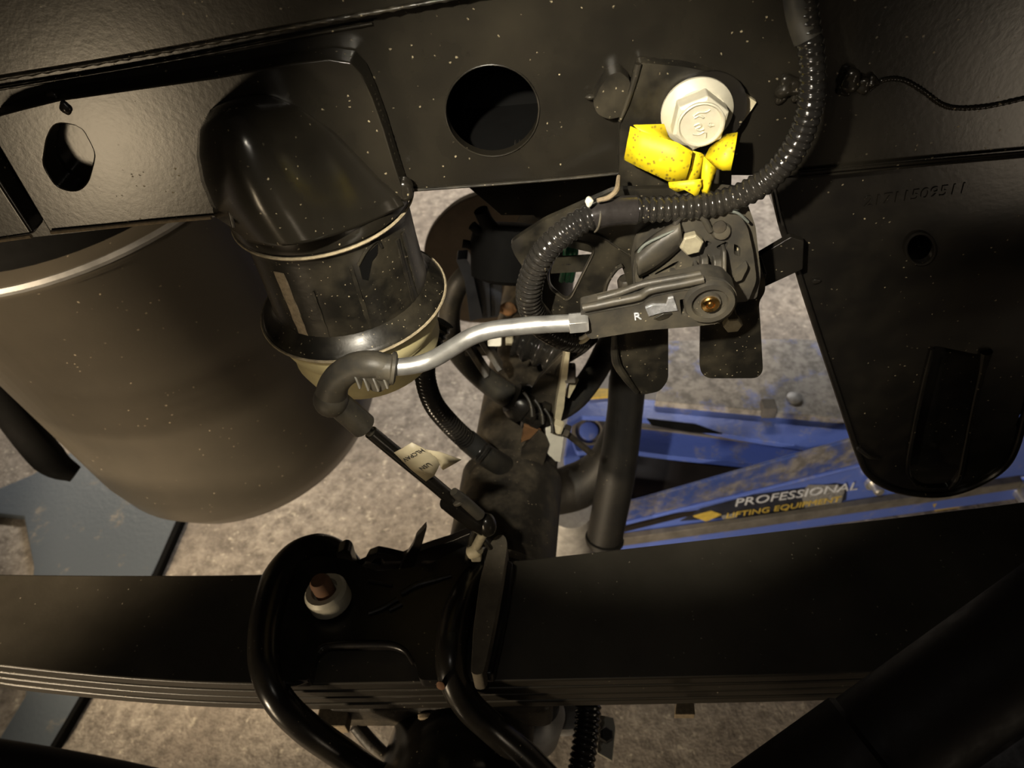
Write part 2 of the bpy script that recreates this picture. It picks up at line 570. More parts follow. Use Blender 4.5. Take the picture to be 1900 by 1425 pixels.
M_WALL = plain('grey_shop_wall', (0.12, 0.11, 0.10), 0.8, var=0.2, scale=3)
def slab(name, lo, hi, mat, label):
    v, f = box_vf([(a+b)/2 for a, b in zip(lo, hi)], (hi[0]-lo[0], 0, 0), (0, hi[1]-lo[1], 0), (0, 0, hi[2]-lo[2]))
    o = obj(name, v, f, mat)
    o['kind'] = 'structure'
    o['label'] = label
    return o
slab('wall_back', (-6, 7, 0), (6, 7.1, 3.2), M_WALL, 'grey shop wall far behind')
slab('wall_left', (-6.1, -3, 0), (-6, 7.1, 3.2), M_WALL, 'grey shop wall at the far left')
slab('wall_right', (6, -3, 0), (6.1, 7.1, 3.2), M_WALL, 'grey shop wall at the far right')
slab('wall_front', (-6, -3.1, 0), (6, -3, 3.2), M_WALL, 'grey shop wall behind the viewer')
slab('ceiling', (-6, -3, 3.2), (6, 7, 3.3), M_WALL, 'grey shop ceiling')

# ================================================================== FRAME RAIL
YW = 0.32
rail = thing('frame_rail', 'glossy black truck frame rail with a round hole, running across the top', 'frame rail')
bottom = [(-1300, 604), (-250, 478), (0, 447), (390, 404), (760, 352), (1150, 323), (1480, 326), (1900, 285), (2200, 258), (3400, 150)]
hole = circ(913, 205, 86, 84, 48)
web = plateY('web', bottom+[(3400, -420), (-1300, -420)], YW, 0.005, M_RAIL, rail, [hole], bevel=0)
# closed box behind the web: flanges and rear wall, inner shade put in as matt black
pb = [PY(x, y, YW) for x, y in bottom]
v, f = [], []
for p in pb:
    v += [p+Vector((0, 0.001, 0)), p+Vector((0, 0.075, 0)), p+Vector((0, 0.075, 0.004)), p+Vector((0, 0.001, 0.004))]
for i in range(len(pb)-1):
    for k in range(4):
        f.append((i*4+k, i*4+(k+1) % 4, i*4+4+(k+1) % 4, i*4+4+k))
f += [(0, 1, 2, 3), tuple(len(v)-4+k for k in range(4))]
obj('lower_flange', v, f, M_BLACK, rail)
v, f = [], []
for p in pb:
    v += [p+Vector((0, 0.071, 0.003)), p+Vector((0, 0.075, 0.003)), p+Vector((0, 0.075, 0.2)), p+Vector((0, 0.071, 0.2))]
for i in range(len(pb)-1):
    for k in range(4):
        f.append((i*4+k, i*4+(k+1) % 4, i*4+4+(k+1) % 4, i*4+4+k))
f += [(0, 1, 2, 3), tuple(len(v)-4+k for k in range(4))]
obj('rear_wall', v, f, M_BLACK, rail)
v, f = [], []
for p in pb:
    v += [p+Vector((0, 0.001, 0.196)), p+Vector((0, 0.075, 0.196)), p+Vector((0, 0.075, 0.2)), p+Vector((0, 0.001, 0.2))]
for i in range(len(pb)-1):
    for k in range(4):
        f.append((i*4+k, i*4+(k+1) % 4, i*4+4+(k+1) % 4, i*4+4+k))
f += [(0, 1, 2, 3), tuple(len(v)-4+k for k in range(4))]
obj('upper_flange', v, f, M_BLACK, rail)
# rolled rim of the round hole
hp = [PY(x, y, YW-0.0005) for x, y in circ(913, 205, 87, 85, 56)]
v, f = tube_vf(hp+[hp[0]], px(hp[0], 1.8), 8, False)
obj('hole_rim', v, f, M_RAIL, rail)
# threaded stud seen inside the hole
s0 = PY(955, 292, YW+0.03)
lathe('threaded_stud', s0, (1, 0, 0.05), [(i*0.0011, 0.0085 if i % 2 else 0.0072) for i in range(34)], M_AXLE, rail, seg=20)
# lower lips catching the light
tube('edge_lip', TY([(748, 354, YW-.001), (900, 343, YW-.001), (1040, 332, YW-.001), (1152, 321, YW-.001)]), 3.2, M_DUSTY, rail, seg=8)
tube('edge_lip', TY([(1482, 322, YW-.002), (1650, 306, YW-.002), (1780, 294, YW-.002), (1990, 275, YW-.002)]), 3.5, M_RAIL, rail, seg=8)
tube('edge_lip', TY([(1482, 329, YW-.002), (1650, 313, YW-.002), (1780, 301, YW-.002), (1990, 283, YW-.002)]), 2.5, M_RAIL, rail, seg=8)
# upper overlapping plate with its welded seam
up_edge = [(-1300, 337), (-250, 182), (-100, 160), (0, 143), (180, 114), (340, 86), (520, 52), (700, 20), (900, -16), (1150, -60), (2200, -230), (3300, -408)]
plateY('upper_plate', up_edge+[(3300, -420), (-1300, -420)], YW-0.009, 0.0085, M_RAIL, rail, bevel=0.0015, seg=3)
weld('seam_weld', TY([(x, y+2, YW-0.0085) for x, y in up_edge[1:10]]), 4.5, M_DUSTY, rail, 0.25)
weld('seam_weld', TY([(x, y+22, YW-0.002) for x, y in up_edge[1:8]]), 3.0, M_RAIL, rail, 0.1)

# bump-stop support stamping welded over the web
YS = 0.307
dia = roundp([(104, 228), (150, 236), (176, 285), (162, 338), (140, 356), (104, 346), (80, 308), (88, 255)], 16)
outl = [(-30, 225), (0, 212), (45, 200), (110, 184), (250, 164), (400, 143), (540, 118), (610, 110), (650, 116), (672, 140), (690, 180), (712, 240), (730, 300),
        (745, 345), (748, 372), (600, 384), (470, 410), (395, 402), (250, 414), (92, 431)]
plateY('support_stamping', outl, YS, 0.0125, M_RAIL, rail, [dia], bevel=0.0009)
plateY('support_stamping', [(-1300, 420), (-140, 248), (-70, 235), (0, 338), (64, 436), (0, 446), (-140, 462), (-1300, 600)], YS, 0.0125, M_RAIL, rail, bevel=0.002, seg=3)
tube('lower_dust_edge', TY([(95, 431, YS-.001), (200, 421, YS-.001), (300, 411, YS-.001), (392, 403, YS-.001)]), 4, M_TANDUST, rail, seg=8)
tube('lower_dust_edge', TY([(-60, 455, YS-.001), (0, 446, YS-.001), (58, 438, YS-.001)]), 4, M_TANDUST, rail, seg=8)
# upright gusset beside the dome
g0 = [PY(374, 238, YS), PY(396, 402, YS), PY(430, 424, YS-.022), PY(400, 300, YS-.018)]
plate3('gusset', g0, [], (0.002, 0, 0), M_RAIL, rail)
# pressed dome
rows_px = [((396, 206), (448, 184), (505, 180)), ((374, 246), (452, 208), (560, 203)), ((371, 290), (478, 258), (622, 246)), ((379, 335), (502, 318), (672, 296)),
           ((396, 378), (530, 374), (710, 336)), ((424, 412), (556, 417), (738, 359)), ((447, 437), (575, 447), (750, 379))]
def bez(a, b, c, t):
    # curve through the middle point
    m = (2*b[0]-.5*(a[0]+c[0]), 2*b[1]-.5*(a[1]+c[1]))
    return tuple(a[i]*(1-t)**2+2*m[i]*t*(1-t)+c[i]*t*t for i in (0, 1))
rows = []
NB, NA = 30, 30
for i in range(NB+1):
    tb = i/NB*(len(rows_px)-1)
    k = min(int(tb), len(rows_px)-2)
    u_ = tb-k
    row = []
    for j in range(NA+1):
        a = j/NA
        p, q = bez(*rows_px[k], a), bez(*rows_px[k+1], a)
        x, y = p[0]*(1-u_)+q[0]*u_, p[1]*(1-u_)+q[1]*u_
        b = i/NB
        g = (1-(1-min(1, b/0.75))**2)**0.5
        ha = math.sin(math.pi/2*a/.36)**.8 if a < .36 else math.cos(math.pi/2*(a-.36)/.64)**1.5
        hgt = 0.038*ha*g
        row.append(PY(x, y, YS+0.001-hgt))
    rows.append(row)
grid('pressed_dome', rows, M_RAIL, rail, th=0.003)
# welds round the stamping
weld('weld_bead', TY([(112, 183, YS+.006), (250, 163, YS+.006), (400, 142, YS+.006), (540, 116, YS+.006), (612, 108, YS+.006), (655, 117, YS+.006), (678, 145, YS+.006),
                      (700, 195, YS+.006), (722, 262, YS+.006), (742, 335, YS+.006)]), 5, M_RAIL, rail, 0.3)
blob('weld_blob', PY(748, 351, YS+.004), 21, M_RAIL, rail, (1.1, .7, 1), 1)
blob('weld_blob', PY(100, 178, YS+.006), 12, M_RAIL, rail, (1, .7, 1.1), 2)
blob('weld_blob', PY(122, 200, YS), 11, M_RAIL, rail, (1, .7, 1.2), 3)
for i, (x, y, r) in enumerate([(1462, 160, 22), (1448, 178, 13), (1478, 176, 12), (1578, 148, 21), (1600, 158, 15), (1568, 166, 13), (1618, 152, 13)]):
    blob('weld_blob', PY(x, y, YW-.001), r, M_RAIL, rail, (1, .75, .9), 10+i, 0.22)
weld('weld_run', TY([(1612, 166, YW), (1640, 148, YW), (1675, 148, YW), (1712, 168, YW), (1745, 192, YW), (1775, 200, YW), (1830, 197, YW), (1900, 182, YW), (1990, 160, YW)]), 5, M_RAIL, rail, 0.12)
# stamped part of the sensor mount left of the bolt: bent tab
plateY('locating_tab', [(1112, 165), (1128, 140), (1150, 132), (1170, 150), (1160, 215), (1130, 222), (1108, 212), (1100, 190)], YW-.008, .008, M_DUSTY, rail, r=8, bevel=.0015)
blob('tab_tip', PY(1096, 180, YW-.004), 9, M_DUSTY, rail, (1.3, .5, .6), 41)

bed = thing('unseen_truck_bed', 'unseen black truck bed added above the frame rail to block light', 'truck bed')  # unseen bed, added above the rail to block light from the tubes
box('floor_panel', Vector((0, 1.1, 1.09)), Vector((4, 0, 0)), Vector((0, 1.62, 0)), Vector((0, 0, .02)), M_BLACK, bed)
for bx_ in (-1.2, -.6, 0, .6, 1.2):
    box('bed_rib', Vector((bx_, 1.1, 1.06)), Vector((.08, 0, 0)), Vector((0, 1.6, 0)), Vector((0, 0, .05)), M_BLACK, bed, bevel=.004)

# ================================================================== HANGER BRACKET (right)
hang = thing('spring_hanger_bracket', 'tapering black stamped bracket hanging under the rail at the right, rounded foot with a groove', 'bracket')
YH = 0.326
ho = [(1432, 338), (1470, 327), (1700, 306), (2010, 280), (1985, 480), (1935, 640), (1905, 760), (1886, 830), (1862, 868), (1815, 898), (1760, 916), (1705, 917), (1650, 905),
      (1612, 880), (1592, 840), (1560, 745), (1500, 565), (1478, 495), (1452, 425)]
groove = roundp([(1728, 640), (1800, 655), (1826, 660), (1805, 760), (1782, 880), (1764, 905), (1712, 906), (1682, 880), (1690, 800)], 14)
slot = roundp([(1884, 790), (1893, 768), (1900, 764), (1898, 780), (1889, 792)], 3)
plateY('face', ho, YH, 0.004, M_RAIL2, hang, [groove, circ(1708, 462, 26, 28, 28), slot], bevel=0.0014, seg=3)
plateY('groove_floor', [(1700, 610), (1850, 630), (1820, 800), (1790, 912), (1690, 912), (1662, 860), (1690, 720)], YH+.02, 0.004, M_RAIL2, hang)
gp = [PY(x, y, YH-.001) for x, y in [(1730, 648), (1712, 720), (1695, 800), (1684, 872), (1700, 900)]]
tube('groove_edge', gp, 4, M_RAIL2, hang, seg=10)
gp = [PY(x, y, YH-.001) for x, y in [(1830, 652), (1822, 690), (1806, 760), (1792, 830), (1780, 885), (1762, 906)]]
tube('groove_edge', gp, [11, 6, 5, 5, 5, 4], M_RAIL2, hang, seg=10)
rim = [PY(x, y, YH-.001) for x, y in ho[4:]+[ho[0]]]
tube('rolled_rim', rim, 6, M_RAIL2, hang, seg=10, sm=5)
plateY('back_face', [(1480, 330), (1960, 290), (1900, 620), (1860, 800), (1640, 820), (1600, 760)], YH+.05, 0.004, M_RAIL2, hang)
# side flange turned back from the face
v, f = [], []
fl_e = [PY(x, y, YH+.003) for x, y in ho[12:]+[ho[0]]]
for p in fl_e:
    v += [p, p+Vector((0, 0.05, 0)), p+Vector((0.003, 0.05, 0)), p+Vector((0.003, 0, 0))]
for i in range(len(fl_e)-1):
    for k in range(4):
        f.append((i*4+k, i*4+(k+1) % 4, i*4+4+(k+1) % 4, i*4+4+k))
f += [(0, 1, 2, 3), tuple(len(v)-4+k for k in range(4))]
obj('side_flange', v, f, M_RAIL2, hang)
v, f = tube_vf([PY(x, y, YH-.0012) for x, y in circ(1708, 462, 27, 29, 40)]+[PY(1735, 462, YH-.0012)], px(PY(1708, 462, YH), 3), 8)
obj('hole_rim', v, f, M_RAIL2, hang)
ta, tb_ = PY(1602, 384, YH-.0004), PY(1840, 352, YH-.0004)
part(text('stamped_number', '21711509511', ta, tb_-ta, PY(1600, 350, YH)-PY(1602, 384, YH), 0.0085, M_RAIL2, hang, ext=0.00015), 'faint stamped number')
tube('crease', TY([(1592, 830, YH-.002), (1612, 846, YH-.002), (1632, 852, YH-.001)]), [6, 5, 3], M_RAIL2, hang, seg=8)
blob('drip', PY(1515, 522, YH-.001), 6, M_RAIL2, hang, (1.4, .4, .8), 44)

# ================================================================== BUMP STOP
bs = thing('bump_stop', 'black bump stop cup with flared dusty rim and cream rubber block under the rail', 'bump stop')
YB = 0.330
A = PY(590, 352, YB)
B = PY(654, 545, YB)
ax = (B-A).normalized()
Ls = (B-A).length
R1 = 0.0422
cup = lathe('cup', A, ax, [(0, R1*1.02), (0.004, R1*1.04), (0.009, R1*1.04), (0.011, R1*1.0), (0.0125, R1*.985), (0.016, R1*.985), (Ls*0.55, R1*.985), (Ls*0.93, R1*1.0)], M_DUSTY, bs, seg=56, smooth=40)
lathe('top_ring', A-ax*0.004, ax, [(0, R1*1.0), (0.001, R1*1.07), (0.0075, R1*1.085), (0.0105, R1*1.07), (0.0115, R1*1.0)], M_RAIL, bs, seg=56)
x_, y_, d_ = frame(ax)
dp = [A+ax*0.0085+(x_*math.cos(a)+y_*math.sin(a))*R1*1.072 for a in [k*math.pi/28 for k in range(57)]]
v, f = tube_vf(dp, 0.0008, 6, False)
part(obj('dust_line', v, f, M_DUST, bs), 'dried tan dust on the ring')
lathe('flared_rim', A+ax*(Ls*0.90), ax, [(0, R1*.99), (0.004, R1*1.05), (0.007, R1*1.16), (0.009, R1*1.21), (0.0103, R1*1.215), (0.0098, R1*1.19), (0.0085, R1*1.15), (0.006, R1*1.03)], M_DUSTY, bs, seg=64, cap=(False, False), smooth=60)
O = A+ax*(Ls*0.90)
dp = [O+ax*0.0094+(x_*math.cos(a)+y_*math.sin(a))*R1*1.212 for a in [k*math.pi/32 for k in range(65)]]
v, f = tube_vf(dp, 0.0008, 6, False)
part(obj('rim_dust', v, f, M_DUST, bs), 'pale dust along the rim')
# facing direction of the cup towards the viewer
view = (CAM-(A+B)/2)
view = (view-ax*view.dot(ax)).normalized()
side = ax.cross(view).normalized()
if side.dot(rt) < 0:
    side = -side
def on_cup(ang, h, r=R1*.99):
    d = view*math.cos(ang)+side*math.sin(ang)
    return A+ax*h+d*r
def strip(name, ang0, ang1, h0, h1, r, mat, th=0.0006, n=8, lean=0.0):
    b = MB()
    vs = []
    for i in range(n+1):
        h = h0+(h1-h0)*i/n
        for a in (ang0, ang1):
            for q in (r, r+th):
                vs.append(on_cup(a+lean*i/n+random.uniform(-.008, .008), h, q))
    fs = []
    for i in range(n):
        o = i*4
        for a, c in ((0, 1), (1, 3), (3, 2), (2, 0)):
            fs.append((o+a, o+c, o+4+c, o+4+a))
    fs += [(0, 1, 3, 2), (n*4, n*4+1, n*4+3, n*4+2)]
    return obj(name, vs, fs, mat, cup)
part(strip('dust_streak', -0.86, -0.72, 0.02, Ls*0.93, R1*.988, M_TANDUST), 'tan streak down the cup')
part(strip('dust_streak', -0.44, -0.42, 0.03, Ls*0.92, R1*.988, M_DUSTY), 'thin pale scratch')
# punched slot as a flat patch, the hole's dark put into its colour
sl = [(0.17, .022), (0.30, .017), (0.46, .015), (0.42, .020), (0.33, .022), (0.22, .031), (0.16, .029)]
plate3('punched_slot', [on_cup(a, h, R1*.9865) for a, h in sl], [], view*0.0004, M_BLACK, cup, bevel=0)
tube('slot_lip', [on_cup(a, h, R1*.99) for a, h in [(0.16, .021), (0.30, .0155), (0.46, .0135), (0.50, .018)]], 3, M_DUSTY, cup, seg=8)
for a in (0.05, 0.72, 0.86):
    strip('pressed_rib', a, a+0.05, 0.02, Ls*0.9, R1*.986, M_DUSTY, 0.0007)
# cream rubber block below the rim
lathe('rubber_block', O+ax*0.004, ax, [(0, R1*.98), (0.006, R1*1.08), (0.018, R1*1.08), (0.024, R1*1.03), (0.028, R1*.96), (0.036, R1*1.0), (0.046, R1*.92), (0.052, R1*.7), (.053, R1*.4)], M_FOAM, bs, seg=48, smooth=60)
# wedge shaped lug of the block showing below the rim at the left
lug = [(560, 655), (640, 648), (700, 640), (690, 652), (632, 668), (612, 678), (582, 686), (575, 680)]
plateY('rubber_lug', lug, YB-R1*.75, 0.03, M_FOAM, bs, r=4, bevel=0.0015)

# ================================================================== FLANGE BOLT
bolt = thing('flange_bolt', 'large pale grey hex flange bolt in the rail above the yellow tag', 'bolt')
YM = 0.3135
fc = PY(1292, 205, YM-.0005)
bax = Vector((0, -1, 0.0))
RF = px(fc, 66)
lathe('flange', fc, bax, [(0, RF*.96), (0.0008, RF), (0.0022, RF), (0.0042, RF*.86), (0.0052, RF*.75)], M_ZINC, bolt, seg=56, smooth=30)
hhead = hexhead('hex_head', fc+bax*0.004, bax, RF*.80, 0.0085, M_ZINC, bolt, rot=math.radians(22), ch=.1)
lathe('head_rim', fc+bax*0.0122, bax, [(0, RF*.64), (0.0011, RF*.645), (0.0014, RF*.60), (0.0006, RF*.56), (0.0002, RF*.55)], M_ZINC, bolt, seg=40)
def head_pt(u, v_):
    return fc+bax*0.0128+Vector((u*RF, 0, v_*RF))
for pts in ([(-.22, .26), (-.1, .36), (.08, .36), (.2, .42)], [(-.2, .2), (-.08, .26), (.05, .2)], [(-.18, -.02), (-.05, .04), (.0, -.04), (-.12, -.1), (-.02, -.16), (.1, -.12)],
            [(-.18, -.26), (-.02, -.28), (.12, -.2)], [(.16, -.24), (.17, -.38)], [(.2, -.02), (.36, -.03)], [(.26, .04), (.27, -.08)]):
    P3 = [head_pt(*p) for p in pts]
    tube('raised_mark', P3, 2.2, M_ZINC, hhead, seg=6)
lathe('washer', fc+Vector((0.004, 0.0008, -0.0)), bax, [(0, RF*1.0), (0.0003, RF*1.12), (0.0018, RF*1.12), (0.002, RF*1.0)], M_RAIL2, bolt, seg=48)

# pale scrap stuck beside the bolt
sc = plateY('paper_scrap', [(1374, 178), (1384, 176), (1404, 190), (1392, 208), (1380, 224), (1373, 228), (1372, 220), (1378, 205)], YW-.003, 0.0028, M_CREAM, None, bevel=0.0002)
tag(sc, 'small off-white triangular scrap on the rail right of the flange bolt', 'scrap')

# ================================================================== YELLOW TAG
yt = thing('yellow_tag', 'torn folded yellow paper tag hanging under the flange bolt', 'tag')
def sheet(name, quads, mat, parent, th=0.0004):
    """folded sheet: list of rows, each row (x, y, Y) points"""
    return grid(name, [[PY(*p) for p in r] for r in quads], mat, parent, th=th)
sheet('long_flap', [[(1170, 234, .300), (1196, 246, .297), (1226, 255, .293), (1256, 264, .290), (1285, 281, .289)],
                    [(1163, 268, .299), (1190, 279, .295), (1220, 288, .291), (1250, 298, .289), (1280, 308, .288)],
                    [(1158, 296, .298), (1184, 310, .295), (1214, 324, .291), (1242, 337, .289), (1272, 335, .288)]], M_YELLOW, yt)
sheet('torn_foot', [[(1240, 338, .288), (1262, 336, .286), (1284, 334, .285), (1300, 332, .284)],
                    [(1242, 348, .287), (1264, 346, .285), (1288, 345, .284), (1302, 344, .284)],
                    [(1256, 356, .286), (1270, 352, .285), (1285, 360, .284), (1293, 368, .284)]], M_YELLOW, yt)
sheet('inner_fold', [[(1286, 280, .293), (1302, 284, .294), (1308, 290, .296)], [(1284, 305, .292), (1298, 308, .294), (1306, 312, .296)], [(1272, 338, .290), (1284, 342, .292), (1296, 346, .294)]], M_YELLOW, yt)
sheet('thin_strip', [[(1306, 290, .290), (1316, 300, .288), (1330, 313, .289)], [(1302, 318, .288), (1314, 322, .287), (1326, 322, .288)], [(1300, 348, .287), (1312, 344, .286), (1320, 340, .287)],
                     [(1302, 356, .287), (1309, 360, .286), (1315, 363, .287)]], M_YELLOW, yt)
sheet('short_flap', [[(1332, 256, .305), (1350, 249, .301), (1369, 246, .297)], [(1316, 276, .300), (1340, 270, .295), (1366, 264, .292)], [(1308, 292, .296), (1336, 296, .290), (1361, 292, .289)],
                     [(1322, 308, .294), (1340, 316, .290), (1356, 316, .289)]], M_YELLOW, yt)
sheet('back_strip', [[(1175, 232, .308), (1200, 231, .309), (1232, 230, .310)], [(1190, 246, .306), (1215, 250, .308), (1240, 254, .309)], [(1215, 258, .304), (1235, 263, .306), (1252, 266, .307)]], M_YELLOW, yt)

# ================================================================== SENSOR BRACKET
sb = thing('sensor_bracket', 'black stamped steel bracket with a triangular window carrying the height sensor', 'bracket')
YP = 0.300
mt = [(1186, 116), (1215, 119), (1270, 124), (1318, 134), (1350, 156), (1370, 190), (1374, 222), (1364, 262), (1358, 310), (1356, 372), (1150, 372), (1148, 330), (1150, 240), (1160, 190)]
plateY('mount_tab', mt, YM, 0.0062, M_DUSTY, sb, bevel=0.0012, r=6)
tube('tab_fold', TY([(1184, 118, YM-.001), (1176, 150, YM-.001), (1162, 195, YM-.001), (1150, 225, YM-.001)]), [7, 6, 5, 3], M_DUSTY, sb, seg=10)
low = [(946, 452), (962, 440), (1012, 408), (1140, 352), (1345, 348), (1380, 398), (1402, 462), (1420, 522), (1420, 542), (1408, 560), (1411, 600), (1416, 690),
       (1404, 702), (1312, 702), (1299, 690), (1300, 596), (1240, 596), (1240, 705), (1225, 726), (1192, 733), (1176, 727), (1141, 672), (1140, 596), (1062, 592), (1030, 588), (1004, 556), (985, 516), (956, 476)]
win = roundp([(1048, 442), (1096, 452), (1103, 466), (1060, 552), (1050, 558), (1020, 536), (1012, 505), (1028, 468)], 8)
arch = roundp([(1122, 566), (1126, 528), (1140, 502), (1152, 490), (1160, 512), (1172, 556), (1160, 566)], 8)
plateY('plate', roundp(low, 10), YP, 0.003, M_DUSTY, sb, [win, arch], bevel=0.0007)
wp = [PY(x, y, YP) for x, y in win]
v, f = tube_vf(wp+[wp[0]], px(wp[0], 2.4), 8, False)
obj('window_edge', v, f, M_DUSTY, sb)
# joggle that joins the mount tab to the lower plate
jv = [PY(1152, 352, YM+.001), PY(1352, 352, YM+.001), PY(1352, 366, YP+.001), PY(1150, 366, YP+.001)]
plate3('joggle', jv, [], (0, 0.002, -0.002), M_DUSTY, sb)
# flange turned forward along the left leg
tube('turned_flange', TY([(1140, 612, YP-.004), (1142, 668, YP-.004), (1160, 700, YP-.004), (1182, 728, YP-.003)]), [5, 8, 7, 4], M_DUSTY, sb, seg=10)
tube('plate_crease', TY([(1084, 428, YP-.0006), (1120, 442, YP-.0006), (1150, 462, YP-.0006), (1182, 482, YP-.0006)]), 2.0, M_DUSTY, sb, seg=6)
tube('arch_lip', TY([(1120, 556, YP-.001), (1126, 525, YP-.002), (1142, 500, YP-.002), (1155, 492, YP-.002)]), [3, 5, 5, 4], M_DUSTY, sb, seg=8)
lathe('stud', PY(1165, 555, YP+.004), PY(1158, 498, YP)-PY(1165, 555, YP), [(0, .0038), (.004, .0042), (.012, .0042), (.0135, .0032)], M_AXLE, sb, seg=20)
plateY('stay', [(1396, 482), (1468, 440), (1492, 448), (1490, 500), (1408, 538)], YP+.016, 0.004, M_RAIL2, sb)
box('stay_foot', PY(1404, 510, YP+.0095), rt*0.006, Vector((0, .014, 0)), Vector((0, 0, .012)), M_RAIL2, sb)

# ================================================================== HEIGHT SENSOR
hs = thing('height_sensor', 'black ribbed plastic ride height sensor housing with a small hex bolt', 'sensor')
YF = 0.283
hout = [(1178, 505), (1184, 474), (1212, 455), (1246, 436), (1256, 412), (1264, 388), (1282, 374), (1316, 382), (1350, 392), (1374, 400), (1388, 424), (1398, 470), (1404, 520), (1388, 560), (1200, 566), (1180, 548)]
pk = [[(1214, 508), (1250, 488), (1260, 484), (1254, 500), (1240, 506), (1218, 514)],
      [(1310, 446), (1322, 451), (1313, 461), (1307, 458)],
      [(1329, 458), (1346, 448), (1352, 451), (1345, 465), (1333, 463)],
      [(1362, 452), (1374, 459), (1373, 477), (1362, 472)],
      [(1190, 508), (1204, 508), (1207, 524), (1194, 525)],
      [(1222, 514), (1248, 514), (1240, 521), (1226, 526)]]
hface = plateY('ribbed_face', roundp(hout, 8), YF, 0.006, M_PLASTIC, hs, [roundp(p, 3) for p in pk], bevel=0.0009)
plateY('body', [(1174, 498), (1182, 462), (1215, 440), (1250, 414), (1262, 372), (1285, 360), (1385, 372), (1402, 420), (1412, 510), (1404, 555), (1200, 560), (1176, 540)], YF+.0055, 0.0112, M_PLASTIC, hs, r=8, bevel=.0012)
# smooth shoulder and pale gasket line
rows = []
for i in range(9):
    t = i/8
    row = []
    for j in range(13):
        a = j/12
        x = 1180+(1262-1180)*a + t*4
        y0 = 470-58*a-(8*math.sin(math.pi*a))
        y1 = 512-30*a-60*a*a*0.5
        row.append(PY(x, y0*(1-t)+y1*t, YF-0.001-0.006*math.sin(math.pi*t)**.8*(1-a*.35)))
    rows.append(row)
grid('shoulder', rows, M_PLASTIC, hs, th=.002)
tube('gasket', TY([(1182, 486, YF-.001), (1186, 466, YF-.004), (1200, 452, YF-.005), (1228, 438, YF-.006), (1250, 428, YF-.005)]), [2.2, 3, 3, 2.5, 1.5], M_TEAL, hs, seg=8)
tube('gasket', TY([(1336, 392, YF-.001), (1352, 392, YF-.002), (1370, 396, YF-.002), (1388, 412, YF)]), 2.6, M_TEAL, hs, seg=8)
tube('collar', TY([(1262, 432, YF-.001), (1254, 418, YF-.002), (1262, 402, YF-.002), (1282, 396, YF-.002), (1304, 404, YF-.002), (1318, 428, YF-.001)]), 6, M_PLASTIC, hs, seg=10)
lathe('boss', PY(1335, 421, YF+.004), (0, -1, 0.2), [(0, .0045), (.004, .0045), (.006, .0035), (.0065, .002)], M_PLASTIC, hs, seg=24)
part(lathe('dust_dab', PY(1335, 421, YF-.002), (0, -1, .2), [(0, .003), (.0004, .0028), (.0006, .001)], M_AXLE, hs, seg=16), 'tan dust on the boss')
for (x, y, w_, h_, lean) in [(1306, 490, 14, 42, .1), (1332, 492, 20, 40, 0), (1342, 478, 8, 46, -.15), (1290, 500, 8, 34, .2), (1322, 516, 60, 10, 0), (1268, 512, 50, 14, 0)]:
    c = PY(x, y, YF-.003)
    box('rib', c, rt*px(c, w_)+up*px(c, w_)*lean, Vector((0, .008, 0)), up*px(c, h_), M_PLASTIC, hface, bevel=.0008)
plateY('fin', [(1360, 516), (1388, 492), (1386, 500), (1376, 520), (1364, 524)], YF-.004, .006, M_PLASTIC, hs, r=3)
for q in ([(1236, 506), (1252, 500), (1250, 512), (1244, 518)], [(1340, 450), (1348, 448), (1346, 464), (1342, 464)], [(1366, 458), (1374, 466), (1372, 476), (1366, 474)]):
    part(plateY('pale_insert', q, YF+.0045, .0008, M_CREAM, hface, bevel=0), 'cream backing seen through a pocket')
bc = PY(1281, 447, YF-.001)
hexhead('bolt_head', bc, Vector((0, -1, .12)), px(bc, 22), .0045, M_ZINC2, hs, rot=.25)
bc = PY(1358, 596, YP-.006)
hexhead('bolt_head', bc, Vector((0, -1, 0)), px(bc, 18), .004, M_ZINC2, hs, rot=.1)
lathe('bolt_shank', PY(1358, 592, YP-.006), (0, 1, 0), [(0, .0028), (.006, .0028)], M_ZINC2, hs, seg=12)

# ================================================================== SENSOR ARM + ROD + LINK
arm = thing('pivot_lever', 'bent silver steel rod clamped in a black plastic lever with a brass pivot', 'lever')
YA = 0.265
ao = [(1076, 576), (1130, 563), (1186, 550), (1204, 536), (1260, 524), (1310, 512), (1345, 518), (1366, 540), (1368, 562), (1356, 586), (1330, 601), (1290, 606), (1200, 613), (1094, 630), (1086, 618)]
slotp = [(1261, 556), (1273, 555), (1274, 584), (1264, 585)]
lev = plateY('lever', roundp(ao, 7), YA, 0.009, M_PLASTIC, arm, [roundp(slotp, 3)], bevel=.0012)
plateY('slot_backing', [(1255, 550), (1280, 550), (1280, 590), (1258, 590)], YA+.0085, .002, M_BLACK, arm, bevel=0)
tube('upper_ridge', TY([(1082, 572, YA-.001), (1140, 560, YA-.001), (1186, 550, YA-.001), (1206, 538, YA-.001), (1262, 527, YA-.001), (1306, 518, YA-.001)]), 8, M_PLASTIC, arm, seg=12)
tube('upper_ridge', TY([(1110, 554, YA+.003), (1150, 543, YA+.003), (1192, 528, YA+.003), (1250, 517, YA+.003), (1300, 508, YA+.003)]), 7, M_PLASTIC, arm, seg=12)
tube('step_line', TY([(1080, 583, YA), (1150, 571, YA), (1190, 562, YA), (1208, 550, YA), (1270, 538, YA), (1300, 536, YA)]), 1.6, M_DUSTY, arm, seg=6)
pc = PY(1316, 557, YA)
RB = px(pc, 47)
lathe('pivot_boss', pc+Vector((0, .006, 0)), (0, -1, 0), [(0, RB), (.0075, RB), (.0088, RB*.95), (.0088, RB*.72), (.0066, RB*.66), (.0066, RB*.45), (.0084, RB*.42), (.0084, RB*.3)], M_PLASTIC, arm, seg=48)
